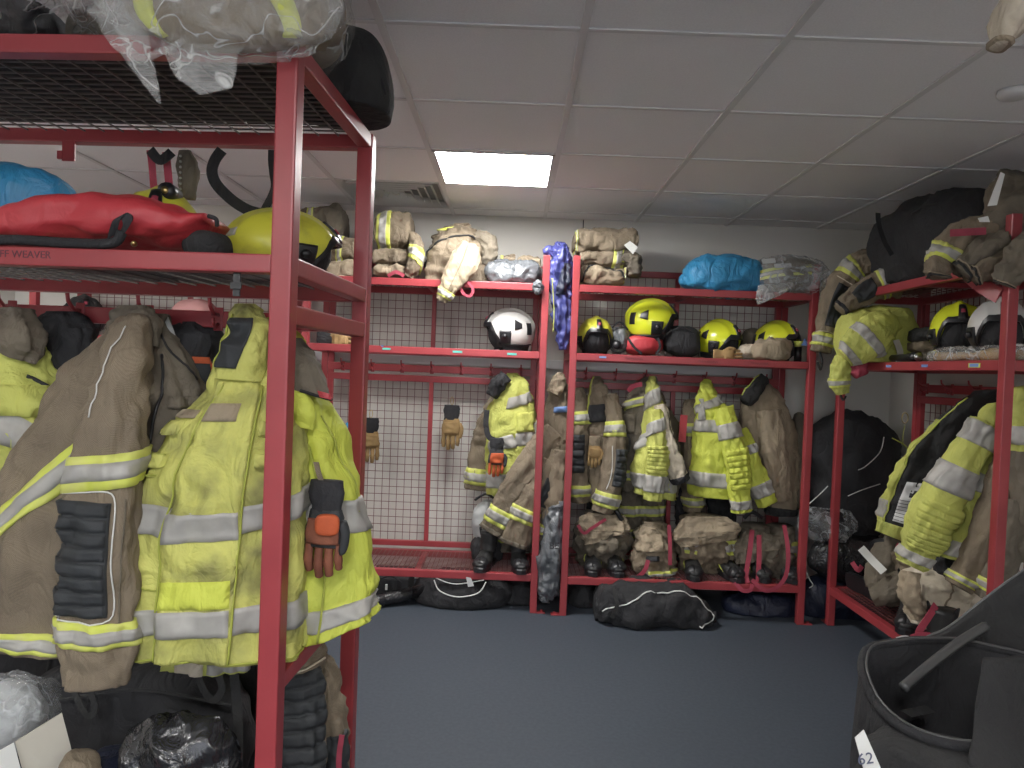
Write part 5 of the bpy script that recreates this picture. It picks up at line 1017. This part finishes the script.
for q, (z, mm) in enumerate(((.03, 'khaki'), (.085, 'tan'), (.14, 'charcoal'))):
    s = clampz(Soft([(Vector((2.02, 3.62, ZM + z)), Vector((0, 0, .02)), Vector((0, .10, 0))), (Vector((2.08, 3.60, ZM + z)), Vector((0, 0, .032)), Vector((0, .13, 0))), (Vector((2.22, 3.58, ZM + z)), Vector((0, 0, .03)), Vector((0, .13, 0))), (Vector((2.30, 3.57, ZM + z)), Vector((0, 0, .015)), Vector((0, .08, 0)))], .010, 16, .006, 14, 114+q, .7), ZM); s.build('fold', mm, k)
    if q == 1: s.band(.4, .12, 'triple')
helmet('bright yellow fire helmet beside the white helmet on the right wall rack', (P(958, 335, 3.30).x, 3.30, ZM + .035), math.radians(-25), 'shell_yellow', tilt=(-.05, .0), scale=.95, slots=False)
helmet('white fire helmet partly hidden behind the near post of the right wall rack', (P(998, 335, 2.98).x, 2.98, ZM + .032), math.radians(-25), 'shell_white', scale=.90, slots=False)
k = T('polythene_bag', 'clear polythene bag of brown cloths lying in front of two helmets', 'bag', 970, 358, 3.0)
V, Fc = blob_mesh((1.965, 3.02, ZM + .018), .045, .28, .018, amp=.012, freq=18, seed=118, flat=ZM); mesh('cloths', V, Fc, 'glove_tan', k); film('bag', k, (1.96, 3.02, ZM + .025), .055, .31, .028, 119, 'polythene', .014, 16, flat=ZM)
k = T('torch', 'long black torch lying beside the yellow bundle', 'torch', 918, 355, 3.5)
MB().tube([(1.95, 3.66, ZM + .022), (1.95, 3.50, ZM + .022), (1.95, 3.47, ZM + .025), (1.95, 3.43, ZM + .025)], [.018, .018, .025, .025], 14).build('body', 'black_plastic', k, True); MB().tube([(1.95, 3.432, ZM + .025), (1.95, 3.424, ZM + .025)], .020, 14).build('lens', 'metal', k, True)
# coats hanging
k = T('fire_coat', 'coat with charcoal lining outward and pale paper label hanging by the carabiner', 'coat', 990, 394, 3.38, CG)
s = Soft(sheet([(976, 391, 1000, 389, 3.38, .03), (945, 413, 990, 411, 3.48, .06), (910, 452, 976, 452, 3.56, .08), (888, 495, 952, 502, 3.66, .09), (878, 532, 930, 552, 3.72, .08)]), .016, 14, .006, 12, 120, n=56); s.build('body', 'charcoal', k)
s.patch('yellow_edge', 'hiviz', .30, .99, -1.5, -.86, .004); s.patch('yellow_hem', 'hiviz', .90, .995, -1.2, .9, .005); s.patch('silver_band', 'reflective', .78, .88, -1.5, -.88, .006)
lb = s.patch('care_label', 'label_white', .66, .88, -.58, -.16, .006); s.patch('care_label', 'label_white', .72, .92, .05, .35, .006)
for q in range(7): s.patch('print_line', 'ink', .76+q*.018, .763+q*.018, -.58, -.30 + .04*(q % 3), .0075, lb, nv=1)
s.patch('print_block', 'ink', .70, .74, -.40, -.26, .0075, lb)
s.line([(-.84, .10), (-.84, .5), (-.86, .9)], .004, 'hiviz_trim', 'piping', .004)
k = T('fire_coat', 'hi-vis yellow coat with ribbed yellow elbow leaning out of the right wall rack', 'coat', 1003, 398, 3.05, CG)
s = Soft(sheet([(990, 404, 1016, 400, 3.10, .04), (972, 440, 1020, 440, 3.08, .08), (960, 485, 1020, 485, 3.08, .10), (950, 525, 1010, 530, 3.08, .10), (938, 555, 985, 562, 3.08, .08)]), .016, 14, .008, 12, 121, n=56); s.build('body', 'hiviz', k); s.band(.22, .05, 'silver', slant=-.05); s.band(.50, .05, 'silver', -.8, 1.1, .06); s.band(.90, .06, 'silver', -1, 1); s.patch('shoulder_band', 'reflective', .22, .5, -.2, .1, .006, skew=-.3)
t = Soft(limb([(988, 424, 3.00, 18, .06), (967, 456, 3.02, 17, .065), (942, 502, 3.05, 21, .075), (925, 536, 3.08, 19, .07), (915, 556, 3.10, 16, .06), (910, 566, 3.10, 14, .05)]), .010, 16, .005, 14, 122, n=60); t.build('sleeve', 'hiviz', k); t.band(.08, .06, 'silver'); t.band(.30, .05, 'silver'); t.band(.80, .06, 'silver'); pleats(t, .40, .70, 9, -.85, .75, 'hiviz')
k = T('fire_coat', 'brown checked coat with striped cuffs under the leaning hi-vis coat', 'coat', 985, 480, 2.98, CG)
t = Soft(limb([(1012, 460, 2.93, 16, .06), (996, 510, 2.94, 16, .07), (982, 548, 2.95, 15, .065), (968, 575, 2.96, 14, .06), (960, 588, 2.96, 12, .05)]), .008, 18, .005, 14, 123, n=44); t.build('sleeve', 'tan', k); t.band(.84, .06, 'triple')
t = Soft(limb([(1016, 500, 2.88, 14, .06), (1006, 545, 2.88, 15, .06), (994, 580, 2.89, 14, .06), (986, 598, 2.9, 11, .05)]), .008, 18, .005, 14, 124, n=44); t.build('sleeve', 'khaki', k); t.band(.74, .08, 'triple')
k = T('fire_coat', 'hi-vis yellow coat beyond the near post of the right wall rack', 'coat', 1022, 388, 2.84, CG)
s = Soft(sheet([(1014, 388, 1034, 385, 2.86, .03), (1008, 420, 1060, 418, 2.86, .06), (1010, 460, 1075, 460, 2.86, .08), (1014, 520, 1080, 520, 2.86, .08), (1016, 560, 1080, 565, 2.86, .08)]), .014, 16, .006, 12, 125); s.build('body', 'hiviz', k); s.band(.35, .06, 'silver'); s.band(.86, .05, 'silver'); s.patch('grey_lining', 'khaki', .45, 1.0, -1.2, -.2, .005)
k = T('carabiner', 'brass carabiner with yellow cord hanging on the right wall rack mesh', 'carabiner', 905, 416, 3.95)
c0 = Vector((2.29, 4.02, 1.17)); c0 = P(905, 418, 4.05)
MB().tube([c0 + Vector((.018*math.cos(a), 0, .03*math.sin(a))) for a in [2*PI*i/20 for i in range(21)]], .003, 6, False).build('ring', 'brass', k, True); cord(k, [(892, 438, 4.0), (903, 444, 3.98), (912, 452, 3.96), (925, 460, 3.9)], .003, 'seam', 'cord'); cord(k, [(905, 425, 4.05), (903, 435, 4.03), (903, 444, 3.98)], .002, 'seam', 'cord')
# bottom shelf
k = boot('grey soled fire boot lying on its side at the shelf end near the corner', Vector((1.97, 3.99, ZB + .055)), math.radians(60), 'boots on the right wall rack', .26, 1.05, False); k.rotation_euler = (math.radians(0), math.radians(82), math.radians(12))
boot('black fire boot standing among cream trousers on the right wall rack', (P(900, 600, 3.50).x + .07, 3.52, ZB), math.radians(-35), 'boots on the right wall rack', .24, 1.0, False)
boot('black fire boot behind the red buckled strap on the right wall rack', (P(945, 625, 3.08).x, 3.10, ZB), math.radians(-60), 'boots on the right wall rack', .22, .95, False)
k = T('fire_trousers', 'khaki trousers with white tape slumped on the right wall rack shelf', 'trousers', 895, 605, 3.75)
for q, (rows, mm) in enumerate(((([(910, 530, 3.85, 14, .06), (896, 545, 3.82, 15, .07), (886, 565, 3.80, 14, .07), (880, 590, 3.76, 11, .06)]), 'khaki'),
        ([(872, 596, 3.70, 8, .06), (892, 590, 3.66, 13, .08), (915, 578, 3.64, 13, .08), (932, 568, 3.62, 10, .06)], 'khaki'),
        ([(902, 548, 3.72, 12, .06), (912, 565, 3.68, 14, .07), (922, 585, 3.62, 12, .06)], 'tan'))):
    t = clampz(Soft(limb(rows), .012, 18, .009, 14, 130+q, n=40), ZB); t.build('leg', mm, k)
    if q == 0: t.band(.2, .07, 'silver')
strap(k, [(861, 548, 3.68), (872, 560, 3.66), (884, 572, 3.62)], .020, 'paper', 'white_tape'); strap(k, [(852, 562, 3.72), (858, 570, 3.7), (862, 566, 3.7)], .012); strap(k, [(896, 545, 3.66), (904, 550, 3.64), (908, 562, 3.62)], .014)
strap(k, [(868, 552, 3.72), (873, 542, 3.70), (884, 540, 3.68)], .008, 'black_fabric', 'clip_strap')
k = T('trouser_lining', 'cream trouser lining with red buckled strap spilling over the shelf edge', 'trousers', 940, 625, 3.3)
s = clampz(Soft(sheet([(915, 566, 985, 562, 3.30, .05), (908, 580, 990, 576, 3.26, .10), (905, 600, 972, 600, 3.24, .11), (912, 622, 955, 622, 3.24, .08)]), .022, 20, .012, 16, 134), ZB); s.build('body', 'cream', k); s.patch('grey_gaiter', 'paper_grey', .05, .38, .3, 1.1, .01); s.line([(-.2, .05), (-.1, .5), (-.2, .9)], .004, 'tan', 'seam', .006)
s2 = clampz(Soft(limb([(912, 572, 3.16, 7, .05), (910, 595, 3.14, 8, .06), (916, 618, 3.13, 6, .05)]), .008, 22, .006, 18, 135), ZB); s2.build('knee_panel', 'tan_light', k)
strap(k, [(936, 605, 3.08), (928, 618, 3.05), (920, 630, 3.03), (918, 640, 3.03)], .016); strap(k, [(912, 638, 3.04), (920, 636, 3.02), (930, 636, 3.02)], .016); slab(k, 'buckle', [(918, 645, 3.02), (924, 643, 3.02), (925, 650, 3.01), (919, 652, 3.01)], 'metal')
strap(k, [(899, 640, 3.08), (906, 640, 3.05), (914, 646, 3.03)], .02, 'label_white', 'chequered_tape')
tag(mesh('dark_bundle', *blob_mesh((2.20, 3.42, .33), .12, .35, .11, amp=.03, freq=8, seed=137, flat=ZB), 'black_fabric'), 'dark bundle of kit at the back of the right wall rack shelf', 'bundle')
tag(mesh('black_glove_bundle', *blob_mesh(P(945, 566, 3.22), .05, .05, .05, amp=.02, freq=16, seed=138), 'black_fabric'), 'bundled black gloves below the ribbed yellow sleeve', 'gloves')

# ================================================================ the open black bag in the foreground
BX, BY, BZ = 1.215, 1.76, .635
k = thing('kit_bag', 'large open black kit bag with raised lid and zipped rim on the floor', 'bag', (BX, BY, 0))
def oval(t, s=1.0): return Vector((spow(math.cos(t), .8)*.30*s, spow(math.sin(t), .8)*.22*s, 0))
prof_o = [(.0, .90), (.05, .97), (.25, 1.0), (.45, 1.0), (.60, .985), (BZ, .965)]; prof_i = [(BZ, .93), (.58, .93), (.40, .94), (.10, .90), (.03, .86)]
V = []; Fc = []; n = 56; allp = prof_o + prof_i
for q, (z, s_) in enumerate(allp):
    for j in range(n):
        t = 2*PI*j/n; p = oval(t, s_); wv = .012*nz(p.x*9, p.y*9, z*5)
        lift = .06*max(0, p.y/.22)*(1 if z > .55 else 0) - .05*max(0, -p.x/.3)*(1 if z > .55 else 0)*max(0, -p.y/.22 + .3)
        V.append(Vector((BX, BY, 0)) + p*(1 + wv*3) + Vector((0, 0, max(.001, z + wv*.6 + lift))))
for q in range(len(allp)-1):
    for j in range(n): Fc.append((q*n+j, q*n+(j+1) % n, (q+1)*n+(j+1) % n, (q+1)*n+j))
Fc.append(tuple(range(n))); Fc.append(tuple((len(allp)-1)*n+j for j in range(n)))
mesh('body', V, Fc, 'black_fabric', k)
rim = [V[5*n + j] + Vector((0, 0, .006)) for j in range(n)] + [V[5*n] + Vector((0, 0, .006))]
MB().tube(rim, .012, 8, False).build('rim_roll', 'black_fabric', k, True)
zp = [V[5*n + j]*1 + (V[5*n+j] - Vector((BX, BY, V[5*n+j].z)))*-.035 + Vector((0, 0, .016)) for j in range(n)]; MB().tube(zp + [zp[0]], .0035, 6, False).build('zip', 'zip_grey', k, True)
# raised lid: a curved panel standing up from the back of the rim
V = []; Fc = []; nu_, nv_ = 28, 14
for o_ in (0, .014):
    for i in range(nv_+1):
        for j in range(nu_+1):
            u = j/nu_; v = i/nv_; t = lerp(PI*.52, PI*.06, u); p = oval(t, .97); hgt = lerp(.005, .42, min(1, u*1.0))*v
            V.append(Vector((BX + p.x + .03*v, BY + max(p.y, .02) + .06*v + o_ + .012*nz(u*5, v*4, 2), BZ + .05*max(0, p.y/.22) + hgt - .01 + .015*nz(u*4, v*3, 7)*v)))
W = nu_+1; H = W*(nv_+1)
for i in range(nv_):
    for j in range(nu_): Fc += [(i*W+j, i*W+j+1, (i+1)*W+j+1, (i+1)*W+j), (H+i*W+j, H+(i+1)*W+j, H+(i+1)*W+j+1, H+i*W+j+1)]
for j in range(nu_): Fc += [(nv_*W+j, nv_*W+j+1, H+nv_*W+j+1, H+nv_*W+j), (j, H+j, H+j+1, j+1)]
for i in range(nv_): Fc += [(i*W, (i+1)*W, H+(i+1)*W, H+i*W), (i*W+nu_, H+i*W+nu_, H+(i+1)*W+nu_, (i+1)*W+nu_)]
lid = mesh('lid', V, Fc, 'charcoal', k); MB().tube([V[nv_*W+j] + Vector((0, .007, 0)) for j in range(W)], .004, 6).build('lid_zip', 'zip_grey', lid, True)
# stiffening roll across the inside, front pocket, flap, label
cord(k, [(903, 688, 1.80), (930, 665, 1.84), (960, 642, 1.88), (986, 626, 1.92)], .013, 'zip_grey', 'stiffener')
s = Soft([(Vector((BX - .17, BY - .16, .60)), Vector((.06, -.06, 0)), Vector((-.02, -.02, 0))), (Vector((BX - .22, BY - .17, .56)), Vector((.11, -.11, 0)), Vector((-.055, -.055, 0))), (Vector((BX - .23, BY - .18, .35)), Vector((.13, -.13, 0)), Vector((-.07, -.07, 0))), (Vector((BX - .22, BY - .17, .12)), Vector((.12, -.12, 0)), Vector((-.06, -.06, 0))), (Vector((BX - .18, BY - .15, .05)), Vector((.08, -.08, 0)), Vector((-.03, -.03, 0)))], .010, 12, .008, 10, 140, .8, 40, 40); s.build('end_pocket', 'charcoal', k)
lb = slab(k, 'name_label', [(855, 738, 1.485), (864, 730, 1.485), (884, 775, 1.47), (868, 785, 1.47)], 'paper', .003)
text(lb, '62', P(866, 764, 1.462) - Vector((BX, BY, 0)), (PI/2, -.15, 0), .034, 'marker_blue')
fl = Soft([(Vector((1.19, 1.60, .80)), Vector((.11, .02, 0)), Vector((0, .008, .004))), (Vector((1.165, 1.55, .70)), Vector((.12, 0, 0)), Vector((0, .010, .006))), (Vector((1.14, 1.515, .56)), Vector((.13, 0, 0)), Vector((0, .012, 0))), (Vector((1.12, 1.51, .36)), Vector((.13, 0, 0)), Vector((0, .012, 0)))], .006, 12, .005, 10, 141, .7); fl.build('front_flap', 'charcoal', k)
slab(k, 'inner_label', [(900, 710, 1.84), (925, 705, 1.86), (936, 712, 1.84), (912, 717, 1.82)], 'charcoal', .002)
# cloth at the top right, on the rack out of frame
tag(mesh('tan_bundle', *blob_mesh((1.16, 1.15, 2.15), .20, .17, .10, amp=.02, freq=9, seed=150, flat=2.072), 'tan'), 'tan bundle on top of the rack to the right of the open black bag', 'bundle')
k = T('cream_cloth', 'cream fleece cloth hanging over the near rack top beside the ceiling', 'cloth', 1060, 10, 1.33)
s = Soft(limb([(1130, -30, 1.30, 26, .05), (1080, -22, 1.32, 28, .05), (1040, -8, 1.33, 27, .045), (1016, 14, 1.33, 18, .04), (1004, 34, 1.33, 10, .03), (999, 46, 1.33, 6, .02)]), .010, 18, .006, 14, 151); s.build('body', 'cream', k); s.patch('hem', 'tan_light', .93, .995, None, None, .003)
